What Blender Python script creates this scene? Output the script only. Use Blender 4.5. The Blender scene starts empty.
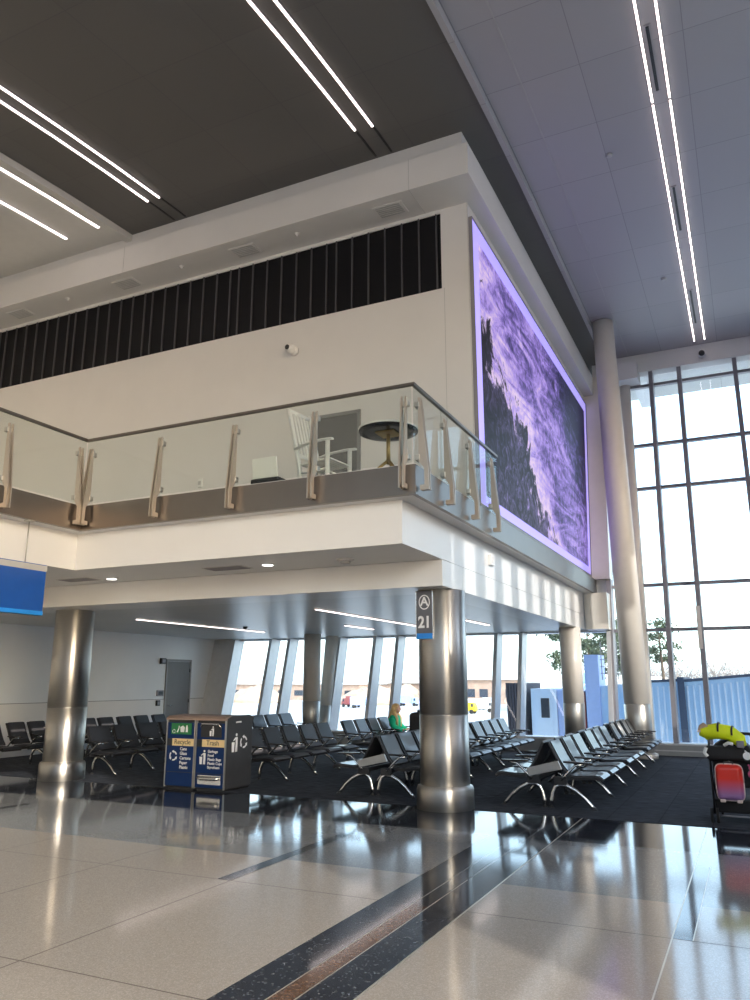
import bpy, bmesh, math, random
from mathutils import Vector, Matrix
random.seed(7)
SC = bpy.context.scene
COL = SC.collection
PI = math.pi
R = math.radians

# ------------------------------------------------------------------ materials
def _nodes(name):
    m = bpy.data.materials.new(name); m.use_nodes = True
    nt = m.node_tree; b = nt.nodes['Principled BSDF']
    return m, nt, b
def N(nt, t, **kw):
    n = nt.nodes.new(t)
    for k, v in kw.items(): setattr(n, k, v)
    return n
def mat(name, col, rough=.5, metal=0., spec=.5, var=.06, scale=6., coat=0., bump=0., stretch=(1,1,1), rvar=0.):
    m, nt, b = _nodes(name)
    tc = N(nt, 'ShaderNodeTexCoord'); mp = N(nt, 'ShaderNodeMapping'); mp.inputs['Scale'].default_value = stretch
    nt.links.new(tc.outputs['Object'], mp.inputs['Vector'])
    nz = N(nt, 'ShaderNodeTexNoise'); nz.inputs['Scale'].default_value = scale; nz.inputs['Detail'].default_value = 4
    nt.links.new(mp.outputs['Vector'], nz.inputs['Vector'])
    cr = N(nt, 'ShaderNodeValToRGB')
    lo = [max(0, c*(1-var)) for c in col]; hi = [min(1, c*(1+var)) for c in col]
    cr.color_ramp.elements[0].color = (*lo, 1); cr.color_ramp.elements[1].color = (*hi, 1)
    cr.color_ramp.elements[0].position = .3; cr.color_ramp.elements[1].position = .7
    nt.links.new(nz.outputs['Fac'], cr.inputs['Fac']); nt.links.new(cr.outputs['Color'], b.inputs['Base Color'])
    b.inputs['Roughness'].default_value = rough; b.inputs['Metallic'].default_value = metal
    b.inputs['Specular IOR Level'].default_value = spec; b.inputs['Coat Weight'].default_value = coat
    if rvar:
        mr = N(nt, 'ShaderNodeMapRange'); mr.inputs['To Min'].default_value = rough-rvar; mr.inputs['To Max'].default_value = rough+rvar
        nt.links.new(nz.outputs['Fac'], mr.inputs['Value']); nt.links.new(mr.outputs['Result'], b.inputs['Roughness'])
    if bump:
        bp = N(nt, 'ShaderNodeBump'); bp.inputs['Strength'].default_value = bump; bp.inputs['Distance'].default_value = .01
        nt.links.new(nz.outputs['Fac'], bp.inputs['Height']); nt.links.new(bp.outputs['Normal'], b.inputs['Normal'])
    return m
def emit(name, col, s):
    m, nt, b = _nodes(name)
    b.inputs['Base Color'].default_value = (*col, 1); b.inputs['Emission Color'].default_value = (*col, 1)
    b.inputs['Emission Strength'].default_value = s
    return m
def glass(name, tint=(.93,.96,.96), gl=.08, rough=.0):
    m = bpy.data.materials.new(name); m.use_nodes = True; nt = m.node_tree; nt.nodes.clear()
    o = N(nt, 'ShaderNodeOutputMaterial'); mx = N(nt, 'ShaderNodeMixShader'); t = N(nt, 'ShaderNodeBsdfTransparent'); g = N(nt, 'ShaderNodeBsdfGlossy')
    lw = N(nt, 'ShaderNodeLayerWeight'); lw.inputs['Blend'].default_value = .12
    mr = N(nt, 'ShaderNodeMapRange'); mr.inputs['To Min'].default_value = gl*.5; mr.inputs['To Max'].default_value = gl*5
    nt.links.new(lw.outputs['Fresnel'], mr.inputs['Value'])
    t.inputs['Color'].default_value = (*tint, 1); g.inputs['Roughness'].default_value = rough
    nt.links.new(mr.outputs['Result'], mx.inputs['Fac']); nt.links.new(t.outputs[0], mx.inputs[1]); nt.links.new(g.outputs[0], mx.inputs[2])
    nt.links.new(mx.outputs[0], o.inputs['Surface'])
    return m
def terrazzo(name, col, fleck, dens=.12, scale=70, rough=.10):
    m, nt, b = _nodes(name)
    tc = N(nt, 'ShaderNodeTexCoord')
    vo = N(nt, 'ShaderNodeTexVoronoi'); vo.inputs['Scale'].default_value = scale
    nt.links.new(tc.outputs['Object'], vo.inputs['Vector'])
    sp = N(nt, 'ShaderNodeSeparateColor'); nt.links.new(vo.outputs['Color'], sp.inputs['Color'])
    cr = N(nt, 'ShaderNodeValToRGB'); e = cr.color_ramp.elements; cr.color_ramp.interpolation = 'CONSTANT'
    e[0].color = (*[c*.93 for c in col], 1); e[1].color = (*fleck, 1); e[1].position = 1-dens
    k = e.new(.25); k.color = (*col, 1); k = e.new(.6); k.color = (*[min(1, c*1.08) for c in col], 1)
    nt.links.new(sp.outputs['Red'], cr.inputs['Fac'])
    nz = N(nt, 'ShaderNodeTexNoise'); nz.inputs['Scale'].default_value = .9; nz.inputs['Detail'].default_value = 3
    nt.links.new(tc.outputs['Object'], nz.inputs['Vector'])
    mx = N(nt, 'ShaderNodeMix', data_type='RGBA', blend_type='MULTIPLY'); mx.inputs['Factor'].default_value = .25
    nt.links.new(cr.outputs['Color'], mx.inputs[6]); nt.links.new(nz.outputs['Color'], mx.inputs[7])
    nt.links.new(cr.outputs['Color'], b.inputs['Base Color'])
    mr = N(nt, 'ShaderNodeMapRange'); mr.inputs['To Min'].default_value = rough*.75; mr.inputs['To Max'].default_value = rough*1.25
    nt.links.new(nz.outputs['Fac'], mr.inputs['Value']); nt.links.new(mr.outputs['Result'], b.inputs['Roughness'])
    b.inputs['Specular IOR Level'].default_value = .8
    return m
def panelled(name, col, sx, sy, joint, rough=.5, metal=0., axis='XY', gap=.006, spec=.4):
    m, nt, b = _nodes(name)
    tc = N(nt, 'ShaderNodeTexCoord'); br = N(nt, 'ShaderNodeTexBrick')
    br.offset = 0; br.squash = 1; br.inputs['Scale'].default_value = 1
    br.inputs['Brick Width'].default_value = sx; br.inputs['Row Height'].default_value = sy
    br.inputs['Mortar Size'].default_value = gap; br.inputs['Mortar Smooth'].default_value = 0
    br.inputs['Color1'].default_value = (*[c*.96 for c in col], 1); br.inputs['Color2'].default_value = (*[c*1.04 for c in col], 1)
    br.inputs['Mortar'].default_value = (*joint, 1)
    nt.links.new(tc.outputs['Object'], br.inputs['Vector']); nt.links.new(br.outputs['Color'], b.inputs['Base Color'])
    b.inputs['Roughness'].default_value = rough; b.inputs['Metallic'].default_value = metal; b.inputs['Specular IOR Level'].default_value = spec
    return m

M = {}
M['white'] = mat('white_wall', (.70,.685,.675), .55, var=.02, scale=1.5)
M['white_gloss'] = mat('white_panel', (.76,.755,.745), .3, var=.02, scale=1.2)
M['cream'] = mat('cream_paint', (.74,.70,.64), .32, var=.02)
M['wallpanel'] = mat('wall_panel', (.77,.80,.82), .30, var=.03, scale=1.)
M['ceil_dark'] = panelled('ceiling_metal_dark', (.125,.12,.115), 1.42, 1.42, (.105,.10,.10), .5)
M['ceil_right'] = panelled('ceiling_metal_grey', (.42,.41,.43), 1.42, 1.42, (.28,.27,.29), .42)
M['ceil_white'] = mat('ceiling_white', (.62,.61,.59), .6, var=.02)
M['ceil_low'] = mat('ceiling_low', (.66,.655,.63), .30, var=.03, scale=1.)
M['louver'] = mat('louver_mesh', (.006,.006,.008), .55, var=.4, scale=90, spec=.2)
M['divider'] = mat('louver_divider', (.10,.10,.11), .4, .4)
M['steel'] = mat('brushed_steel', (.70,.665,.61), .40, 1., var=.04, scale=5, stretch=(1,1,60), rvar=.03)
def brush(m, amt=.85, rot=0.):   # horizontal brushing draws the highlights out along the shaft
    nt = m.node_tree; b = nt.nodes['Principled BSDF']; tg = N(nt, 'ShaderNodeTangent', direction_type='RADIAL', axis='Z')
    nt.links.new(tg.outputs[0], b.inputs['Tangent']); b.inputs['Anisotropic'].default_value = amt; b.inputs['Anisotropic Rotation'].default_value = rot
brush(M['steel'], .9, .25)
M['steel_dark'] = mat('steel_fascia', (.19,.165,.145), .34, .9, var=.03, scale=3)
M['post_steel'] = mat('post_steel', (.50,.44,.375), .40, .7, var=.04)
M['sleeve'] = mat('sleeve_steel', (.46,.45,.42), .36, .9, var=.05, stretch=(20,20,.5))
M['chrome'] = mat('polished_aluminium', (.78,.77,.74), .2, 1., var=.03)
M['alu'] = mat('mullion_aluminium', (.66,.67,.69), .34, .3, var=.04)
M['alu_dark'] = mat('mullion_dark', (.26,.25,.27), .45, .2, var=.04)
M['carpet'] = None
M['tile'] = terrazzo('terrazzo_tan', (.385,.345,.30), (.46,.42,.37), .2, 150)
M['band'] = terrazzo('terrazzo_grey', (.225,.23,.23), (.33,.33,.33), .14, 130, .085)
M['navy'] = terrazzo('terrazzo_navy', (.028,.032,.042), (.13,.14,.15), .06, 90, rough=.075)
M['accent'] = terrazzo('terrazzo_copper', (.13,.075,.05), (.24,.15,.1), .15)
M['joint'] = mat('dark_joint', (.12,.10,.085), .7, spec=.2)
M['brass'] = mat('zinc_strip', (.62,.58,.5), .3, .7)
M['leather'] = mat('black_leather', (.016,.018,.023), .38, spec=.7, var=.15, scale=40, coat=.35)
M['black'] = mat('black_plastic', (.015,.015,.017), .4, var=.15)
M['arm'] = mat('armrest_black', (.03,.03,.032), .25, spec=.8)
M['grey_plate'] = mat('grey_plate', (.42,.42,.41), .35, .6)
M['blue'] = mat('bin_blue', (.004,.025,.105), .45, spec=.25, var=.05)
M['bin_body'] = mat('bin_charcoal', (.035,.035,.038), .5, var=.12)
M['bin_top'] = mat('bin_top_brown', (.30,.22,.18), .45)
M['green'] = mat('label_green', (.01,.17,.05), .4)
M['tanlabel'] = mat('label_tan', (.75,.58,.30), .45)
M['ink'] = mat('white_ink', (.85,.86,.86), .5, var=.01)
M['ink_black'] = mat('dark_ink', (.03,.025,.02), .5)
M['whitewood'] = mat('white_painted_wood', (.82,.81,.78), .4, var=.02)
M['doorgrey'] = mat('door_grey', (.17,.17,.17), .45, var=.03)
M['doorframe'] = mat('door_frame_grey', (.26,.26,.26), .45)
M['led'] = emit('led_strip', (1., .86, .82), 5.5)
M['downlight'] = emit('downlight', (1., .96, .9), 6.)
M['glass'] = glass('window_glass')
M['railglass'] = glass('rail_glass', (.91,.935,.925), .03)
M['signblue'] = mat('sign_blue', (.005,.075,.36), .3)
M['signblue2'] = mat('sign_blue_light', (.02,.25,.75), .3)
M['signgrey'] = mat('sign_grey', (.45,.45,.45), .4)
M['gate_sign'] = mat('gate_sign_panel', (.12,.12,.135), .35)
M['skin'] = mat('skin', (.62,.38,.28), .5)
M['hair'] = mat('blonde_hair', (.68,.46,.20), .5, var=.25, scale=60)
M['jacket'] = mat('green_jacket', (.0,.50,.26), .7)
M['jeans'] = mat('dark_trousers', (.03,.035,.05), .8)
M['hivis'] = mat('hivis_yellow', (.80,.92,.01), .6, var=.08)
M['tanbag'] = mat('tan_fabric', (.42,.30,.20), .7, var=.1)
M['red'] = None
M['purple'] = mat('mauve_shell', (.36,.14,.26), .3)
M['pale'] = mat('pale_trim', (.75,.6,.55), .4)
M['fabric'] = mat('black_fabric', (.016,.016,.018), .8, var=.2, scale=80)
M['pink'] = mat('pink_fabric', (.8,.15,.35), .6)
M['tabletop'] = mat('table_top_black', (.012,.013,.018), .25)
M['gold'] = mat('brass_leg', (.42,.30,.13), .4, .7)
M['apron'] = mat('apron_concrete', (.55,.54,.52), .8, var=.08, scale=.05)
M['jetblue'] = mat('jetbridge_blue', (.36,.56,.82), .55, var=.04, scale=2)
M['jetlilac'] = mat('jetbridge_lilac', (.34,.46,.80), .55, var=.04)
M['jetpale'] = mat('jetbridge_pale', (.52,.66,.86), .5, var=.03)
M['jetdark'] = mat('jetbridge_dark', (.035,.06,.12), .55)
M['bellows'] = mat('bellows', (.05,.05,.07), .7)
M['redlattice'] = mat('lattice_rust', (.35,.08,.07), .6)
M['leaf'] = mat('pine_needles', (.06,.085,.05), .8, var=.3, scale=20)
M['bark'] = mat('bark', (.10,.075,.055), .9, var=.2)
M['twig'] = mat('bare_twigs', (.40,.37,.35), .9, var=.2)
M['yellow'] = mat('vehicle_yellow', (.75,.5,.02), .4)
M['vanwhite'] = mat('vehicle_white', (.8,.8,.8), .4)
M['tyre'] = mat('tyre', (.02,.02,.02), .8)
M['roofpale'] = mat('roof_pale', (.7,.7,.68), .6)
M['brick'] = mat('brick_wall', (.42,.30,.24), .8, var=.15, scale=.6)
M['soil'] = mat('soil_orange', (.55,.40,.28), .9, var=.2, scale=.5)
M['windark'] = mat('dark_window', (.03,.04,.06), .15, spec=.8)
M['canopy'] = panelled('canopy_panel', (.62,.62,.60), 1.2, 2.4, (.35,.35,.35), .5)

def carpet_mat():
    m, nt, b = _nodes('carpet_tile')
    tc = N(nt, 'ShaderNodeTexCoord'); mp = N(nt, 'ShaderNodeMapping'); mp.inputs['Scale'].default_value = (1.2, 9, 1)
    nt.links.new(tc.outputs['Object'], mp.inputs['Vector'])
    nz = N(nt, 'ShaderNodeTexNoise'); nz.inputs['Scale'].default_value = 4; nz.inputs['Detail'].default_value = 6
    nt.links.new(mp.outputs['Vector'], nz.inputs['Vector'])
    cr = N(nt, 'ShaderNodeValToRGB'); e = cr.color_ramp.elements
    e[0].color = (.018,.021,.027,1); e[0].position = .35; e[1].color = (.10,.108,.125,1); e[1].position = .72
    nt.links.new(nz.outputs['Fac'], cr.inputs['Fac'])
    br = N(nt, 'ShaderNodeTexBrick'); br.offset = 0; br.inputs['Scale'].default_value = 1; br.inputs['Brick Width'].default_value = .6; br.inputs['Row Height'].default_value = .6
    br.inputs['Mortar Size'].default_value = .008
    br.inputs['Color1'].default_value = (1,1,1,1); br.inputs['Color2'].default_value = (.75,.75,.8,1); br.inputs['Mortar'].default_value = (.45,.45,.5,1)
    nt.links.new(tc.outputs['Object'], br.inputs['Vector'])
    mx = N(nt, 'ShaderNodeMix', data_type='RGBA', blend_type='MULTIPLY'); mx.inputs['Factor'].default_value = 1
    nt.links.new(cr.outputs['Color'], mx.inputs[6]); nt.links.new(br.outputs['Color'], mx.inputs[7])
    nt.links.new(mx.outputs[2], b.inputs['Base Color']); b.inputs['Roughness'].default_value = .95; b.inputs['Specular IOR Level'].default_value = .15
    return m
M['carpet'] = carpet_mat()
def shell_mat():   # hard suitcase: red above, mauve below, as printed on the shell
    m, nt, b = _nodes('suitcase_shell')
    tc = N(nt, 'ShaderNodeTexCoord'); sx = N(nt, 'ShaderNodeSeparateXYZ'); nt.links.new(tc.outputs['Object'], sx.inputs[0])
    cr = N(nt, 'ShaderNodeValToRGB'); e = cr.color_ramp.elements
    e[0].color = (.30,.16,.36,1); e[0].position = .06; e[1].color = (.72,.035,.02,1); e[1].position = .24
    nt.links.new(sx.outputs['Z'], cr.inputs['Fac']); nt.links.new(cr.outputs['Color'], b.inputs['Base Color']); b.inputs['Roughness'].default_value = .28
    return m
M['red'] = shell_mat()

def screen_mat():
    m, nt, b = _nodes('video_display')
    tc = N(nt, 'ShaderNodeTexCoord'); sx = N(nt, 'ShaderNodeSeparateXYZ'); nt.links.new(tc.outputs['Object'], sx.inputs[0])
    # object frame of the screen: y along the wall 0..9.6, z up 0..4.85
    def math_(op, a, bb=None, c=None):
        n = N(nt, 'ShaderNodeMath', operation=op)
        for i, v in enumerate((a, bb, c)):
            if v is None: continue
            if isinstance(v, (int, float)): n.inputs[i].default_value = v
            else: nt.links.new(v, n.inputs[i])
        return n.outputs[0]
    def ramp(src, pts):
        cr = N(nt, 'ShaderNodeValToRGB'); e = cr.color_ramp.elements
        e[0].position, e[0].color = pts[0][0], (*pts[0][1], 1); e[1].position, e[1].color = pts[-1][0], (*pts[-1][1], 1)
        for p, c in pts[1:-1]:
            k = e.new(p); k.color = (*c, 1)
        nt.links.new(src, cr.inputs['Fac']); return cr.outputs['Color']
    y, z = sx.outputs['Y'], sx.outputs['Z']
    def tex(sc, rot, scale, detail=6, dist=1.2, rough=.6, off=(0,0,0)):
        mp = N(nt, 'ShaderNodeMapping'); mp.inputs['Rotation'].default_value = (rot, 0, 0); mp.inputs['Scale'].default_value = sc; mp.inputs['Location'].default_value = off
        nt.links.new(tc.outputs['Object'], mp.inputs['Vector'])
        nz = N(nt, 'ShaderNodeTexNoise'); nz.inputs['Scale'].default_value = scale; nz.inputs['Detail'].default_value = detail; nz.inputs['Distortion'].default_value = dist; nz.inputs['Roughness'].default_value = rough
        nt.links.new(mp.outputs['Vector'], nz.inputs['Vector']); return nz.outputs['Fac']
    streak = tex((1, .34, 1.4), R(-42), 1.0, 9, 2.4, .66)
    fine = tex((1, 1, 1), 0, 2.6, 10, 2.2, .7)
    big = tex((1, .5, 1), R(-35), .5, 5, 1.0, .55, (3,1,2))
    flow = math_('ADD', math_('MULTIPLY', streak, .65), math_('MULTIPLY', fine, .46))
    # land edge runs from the upper left to the lower middle
    edge = math_('SUBTRACT', z, math_('SUBTRACT', 3.9, math_('MULTIPLY', y, .80)))
    coast = tex((1, 1, 1), 0, .75, 8, .9, .62, (5,2,7))
    edge = math_('ADD', edge, math_('MULTIPLY', math_('SUBTRACT', coast, .5), 5.5))
    edge = math_('ADD', edge, math_('MULTIPLY', math_('SUBTRACT', fine, .5), .7))
    landmask = N(nt, 'ShaderNodeMapRange'); landmask.inputs['From Min'].default_value = -.10; landmask.inputs['From Max'].default_value = .10
    nt.links.new(edge, landmask.inputs['Value'])
    # foam streak hugging the edge
    foam = N(nt, 'ShaderNodeMapRange'); foam.inputs['From Min'].default_value = 1.5; foam.inputs['From Max'].default_value = .0; nt.links.new(edge, foam.inputs['Value'])
    bright = math_('ADD', flow, math_('MULTIPLY', foam.outputs['Result'], .17))
    cor = N(nt, 'ShaderNodeMapRange'); cor.inputs['From Min'].default_value = 9.5; cor.inputs['From Max'].default_value = 13.5
    nt.links.new(math_('ADD', y, math_('MULTIPLY', z, 1.15)), cor.inputs['Value'])
    bright = math_('SUBTRACT', bright, math_('MULTIPLY', cor.outputs['Result'], .25))
    sea = ramp(bright, [(.38,(.012,.010,.045)), (.47,(.07,.055,.20)), (.54,(.22,.15,.52)), (.62,(.46,.32,.86)), (.76,(.88,.68,1.0))])
    land = ramp(math_('ADD', math_('MULTIPLY', fine, .7), math_('MULTIPLY', big, .4)), [(.45,(.003,.003,.008)), (.52,(.035,.03,.065)), (.59,(.13,.10,.24)), (.69,(.50,.36,.82))])
    shore = N(nt, 'ShaderNodeMapRange'); shore.inputs['From Min'].default_value = .6; shore.inputs['From Max'].default_value = 2.6; shore.inputs['To Min'].default_value = .12
    nt.links.new(math_('ADD', y, math_('MULTIPLY', math_('SUBTRACT', coast, .5), 3.)), shore.inputs['Value'])
    lm = N(nt, 'ShaderNodeMix', data_type='RGBA', blend_type='MULTIPLY'); lm.inputs['Factor'].default_value = 1
    nt.links.new(land, lm.inputs[6]); nt.links.new(shore.outputs['Result'], lm.inputs[7]); land = lm.outputs[2]
    mx = N(nt, 'ShaderNodeMix', data_type='RGBA'); nt.links.new(landmask.outputs['Result'], mx.inputs['Factor']); nt.links.new(land, mx.inputs[6]); nt.links.new(sea, mx.inputs[7])
    b.inputs['Base Color'].default_value = (.01,.01,.015,1); b.inputs['Roughness'].default_value = .5; b.inputs['Specular IOR Level'].default_value = .15
    nt.links.new(mx.outputs[2], b.inputs['Emission Color']); b.inputs['Emission Strength'].default_value = 1.05
    return m
M['screen'] = screen_mat()
M['screen_edge'] = emit('screen_edge_glow', (.40,.34,.86), 1.05)  # lavender glow of the border is painted on as emission

# ------------------------------------------------------------------ mesh builder
class MB:
    def __init__(s): s.bm = bmesh.new(); s.mi = 0
    def _f(s, vs):
        try: f = s.bm.faces.new(vs); f.material_index = s.mi; return f
        except ValueError: return None
    def box(s, x0, x1, y0, y1, z0, z1):
        v = [s.bm.verts.new(p) for p in ((x0,y0,z0),(x1,y0,z0),(x1,y1,z0),(x0,y1,z0),(x0,y0,z1),(x1,y0,z1),(x1,y1,z1),(x0,y1,z1))]
        for q in ((3,2,1,0),(4,5,6,7),(0,1,5,4),(1,2,6,5),(2,3,7,6),(3,0,4,7)): s._f([v[i] for i in q])
        return s
    def hexa(s, lo, hi):   # two quads (lists of 4 points) joined
        a = [s.bm.verts.new(p) for p in lo]; b = [s.bm.verts.new(p) for p in hi]
        s._f(a[::-1]); s._f(b)
        for i in range(4): s._f([a[i], a[(i+1)%4], b[(i+1)%4], b[i]])
        return s
    def prism(s, pts, d):   # polygon points (3D) extruded by vector d
        d = Vector(d); a = [s.bm.verts.new(p) for p in pts]; b = [s.bm.verts.new(Vector(p)+d) for p in pts]
        n = len(pts); s._f(a[::-1]); s._f(b)
        for i in range(n): s._f([a[i], a[(i+1)%n], b[(i+1)%n], b[i]])
        return s
    def poly(s, pts): s._f([s.bm.verts.new(p) for p in pts]); return s
    def tube(s, pts, r, n=8, cap=True, sq=None):
        pts = [Vector(p) for p in pts]; rings = []
        rs = r if isinstance(r, (list, tuple)) else [r]*len(pts)
        up = None
        for i, p in enumerate(pts):
            t = (pts[min(i+1, len(pts)-1)] - pts[max(i-1, 0)]).normalized()
            if up is None:
                up = Vector((0,0,1)) if abs(t.z) < .9 else Vector((1,0,0))
            a = t.cross(up).normalized(); bb = a.cross(t).normalized(); up = bb
            ks = sq or (1, 1)
            rings.append([s.bm.verts.new(p + (a*math.cos(2*PI*k/n)*ks[0] + bb*math.sin(2*PI*k/n)*ks[1])*rs[i]) for k in range(n)])
        for i in range(len(rings)-1):
            for k in range(n):
                f = s._f([rings[i][k], rings[i][(k+1)%n], rings[i+1][(k+1)%n], rings[i+1][k]])
                if f: f.smooth = True
        if cap: s._f(rings[0][::-1]); s._f(rings[-1])
        return s
    def lathe(s, prof, c=(0,0,0), n=32, ax=None):
        rings = []
        for r, z in prof:
            ring = []
            for k in range(n):
                a = 2*PI*k/n; p = Vector((r*math.cos(a), r*math.sin(a), z))
                if ax is not None: p = ax @ p
                ring.append(s.bm.verts.new(p + Vector(c)))
            rings.append(ring)
        for i in range(len(rings)-1):
            for k in range(n):
                f = s._f([rings[i][k], rings[i][(k+1)%n], rings[i+1][(k+1)%n], rings[i+1][k]])
                if f: f.smooth = True
        s._f(rings[0][::-1]); s._f(rings[-1])
        return s
    def ball(s, c, r, n=12, m=8):
        c = Vector(c); r = r if isinstance(r, (tuple, list)) else (r, r, r); rows = []
        for i in range(1, m):
            th = PI*i/m
            rows.append([s.bm.verts.new(c + Vector((r[0]*math.sin(th)*math.cos(2*PI*k/n), r[1]*math.sin(th)*math.sin(2*PI*k/n), r[2]*math.cos(th)))) for k in range(n)])
        t = s.bm.verts.new(c + Vector((0,0,r[2]))); b = s.bm.verts.new(c - Vector((0,0,r[2])))
        for k in range(n):
            f = s._f([t, rows[0][k], rows[0][(k+1)%n]]); f and setattr(f, 'smooth', True)
            f = s._f([b, rows[-1][(k+1)%n], rows[-1][k]]); f and setattr(f, 'smooth', True)
            for i in range(len(rows)-1):
                f = s._f([rows[i][k], rows[i+1][k], rows[i+1][(k+1)%n], rows[i][(k+1)%n]]); f and setattr(f, 'smooth', True)
        return s
    def mesh(s, name, mats):
        bmesh.ops.recalc_face_normals(s.bm, faces=s.bm.faces[:])
        me = bpy.data.meshes.new(name); s.bm.to_mesh(me); s.bm.free()
        for m in (mats if isinstance(mats, (list, tuple)) else [mats]): me.materials.append(m)
        return me
def link(name, me, parent=None, loc=(0,0,0), bevel=0, seg=2, kind=None):
    o = bpy.data.objects.new(name, me); COL.objects.link(o); o.location = loc
    if parent: o.parent = parent
    if bevel:
        b = o.modifiers.new('edge', 'BEVEL'); b.width = bevel; b.segments = seg; b.limit_method = 'ANGLE'; b.angle_limit = R(40)
    if kind: o['kind'] = kind
    return o
def obj(name, mb, mats, parent=None, loc=(0,0,0), bevel=0, seg=2): return link(name, mb.mesh(name, mats), parent, loc, bevel, seg)
def tag(o, label, cat, group=None, kind=None):
    o['label'] = label; o['category'] = cat
    if group: o['group'] = group
    if kind: o['kind'] = kind
    return o
def thing(name, label, cat, loc=(0,0,0), rz=0, group=None, kind=None):
    o = bpy.data.objects.new(name, None); COL.objects.link(o); o.location = loc; o.rotation_euler = (0,0,rz); o.empty_display_size = .1
    return tag(o, label, cat, group, kind)
def struct(name, mb, mats, label, cat, bevel=0): return tag(obj(name, mb, mats, None, (0,0,0), bevel), label, cat, None, 'structure')
def text(name, s, size, m, parent, loc, rot, align='CENTER', ext=.002, sx=1., bold=0.):
    cu = bpy.data.curves.new(name, 'FONT'); cu.body = s; cu.size = size; cu.align_x = align; cu.align_y = 'CENTER'; cu.extrude = ext; cu.space_line = 1.05; cu.offset = bold
    t = bpy.data.objects.new(name, cu); COL.objects.link(t); bpy.context.view_layer.update()
    me = bpy.data.meshes.new_from_object(t.evaluated_get(bpy.context.evaluated_depsgraph_get()))
    bpy.data.objects.remove(t); me.name = name; me.materials.clear(); me.materials.append(m)
    o = link(name, me, parent, loc); o.rotation_euler = rot; o.scale = (sx, 1, 1)
    return o

# ------------------------------------------------------------------ camera (26 mm phone lens, tilted up 13 degrees)
F = 773.; PITCH = math.atan(181.5/F); YAW = math.atan2((754-375)/F, 1/math.cos(PITCH))
F0 = Vector((-math.sin(YAW), math.cos(YAW), 0)); RT = Vector((math.cos(YAW), math.sin(YAW), 0))
FW = math.cos(PITCH)*F0 + math.sin(PITCH)*Vector((0,0,1)); UP = RT.cross(FW)
cam = bpy.data.cameras.new('camera'); co = bpy.data.objects.new('camera', cam); COL.objects.link(co)
cam.sensor_fit = 'VERTICAL'; cam.sensor_height = 36; cam.lens = F/1000*36; cam.clip_start = .05; cam.clip_end = 2000
co.matrix_world = Matrix(((RT.x, UP.x, -FW.x, 0), (RT.y, UP.y, -FW.y, 0), (RT.z, UP.z, -FW.z, 1.65), (0,0,0,1)))
SC.camera = co

# ------------------------------------------------------------------ dimensions
XL = -15.2            # left wall
XR = 6.5              # right-hand window wall, out of frame
YB = -12.             # back of the concourse, out of frame
ZR = 10.55            # hall ceiling, right bay
ZL = 10.45            # hall ceiling, left bay
def zdrop(y):         # the hall ceiling dips towards the concourse
    d = max(0., 13.-max(y, 4.8)); return .0085*d*d
KU = .17; KL = .25    # lean of the upper and lower glass walls
def yu(z): return 19.95 + KU*z
def yl(z): return 19.80 + KL*z
XF = -3.637           # right face of the slab

# ------------------------------------------------------------------ floor: one terrazzo slab with inlaid bands and joints
def build_floor():
    yb = [YB, -3.77+.0, -.04, 3.77, 5.92, 6.81, 8.84, 10.33]
    j = .006
    lines_y = [y for k in (-8.4,-6.2,-4.1,-2.0,-.4,1.6,3.77,5.92) for y in (k-j, k+j)]
    ys = sorted(set([YB] + lines_y + [6.81, 8.22, 8.84, 10.34]))
    xj = [-14.4,-11.8,-9.18,-7.0,-5.6,-4.19,.72,2.1,3.5,4.9]
    xs = [XL-.0, XR] + [x for k in xj for x in (k-j, k+j)] + [-2.80,-2.79,-2.52,-2.51,-2.38,-2.37,-2.095,-2.08,-.66,-.65,-.53,-.522,-4.33,-9.32]
    xs = sorted(set(xs))
    mats = [M['tile'], M['band'], M['navy'], M['accent'], M['joint'], M['brass']]
    m = MB()
    for a in range(len(xs)-1):
        for b in range(len(ys)-1):
            x = (xs[a]+xs[a+1])/2; y = (ys[b]+ys[b+1])/2; k = 0
            if y > 8.84: k = 2
            elif y > 6.81: k = 1
            if y < 6.81:
                if ys[b+1]-ys[b] < .02: k = 4
                if xs[a+1]-xs[a] < .0125 and x < -3: k = 4
                if xs[a+1]-xs[a] < .0125 and x > .5: k = 4
            if -.66 < x < -.65: k = 5
            if -2.80 < x < -2.08 and y < 10.34:
                k = 2
                if -2.51 < x < -2.38 and y < 6.35: k = 3
                if (-2.52 < x < -2.51 or -2.38 < x < -2.37): k = 5 if y < 6.5 else 1
                if -2.095 < x: k = 5
            if 5.92 < y < 8.22:
                if -4.33 < x < -4.19: k = 2
                if -9.32 < x < -9.18: k = 2
                if -.65 < x < -.53: k = 2
                if -.53 < x < -.522: k = 5
            m.mi = k
            m.poly([(xs[a],ys[b],0),(xs[a+1],ys[b],0),(xs[a+1],ys[b+1],0),(xs[a],ys[b+1],0)])
    m.mi = 0
    bmesh.ops.remove_doubles(m.bm, verts=m.bm.verts[:], dist=.0001)
    struct('floor', m, mats, 'polished tan terrazzo floor with grey and navy inlaid bands', 'floor')
    c = MB(); c.box(XL, XR, 10.34, 20.4, -.2, .004)
    struct('floor_carpet', c, M['carpet'], 'dark charcoal carpet tiles under the gate seating', 'carpet')
    s = MB(); s.box(XL, XR, YB, 10.34, -.25, -.01)
    struct('floor_slab', s, M['joint'], 'concrete slab beneath the terrazzo', 'floor')
build_floor()

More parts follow.
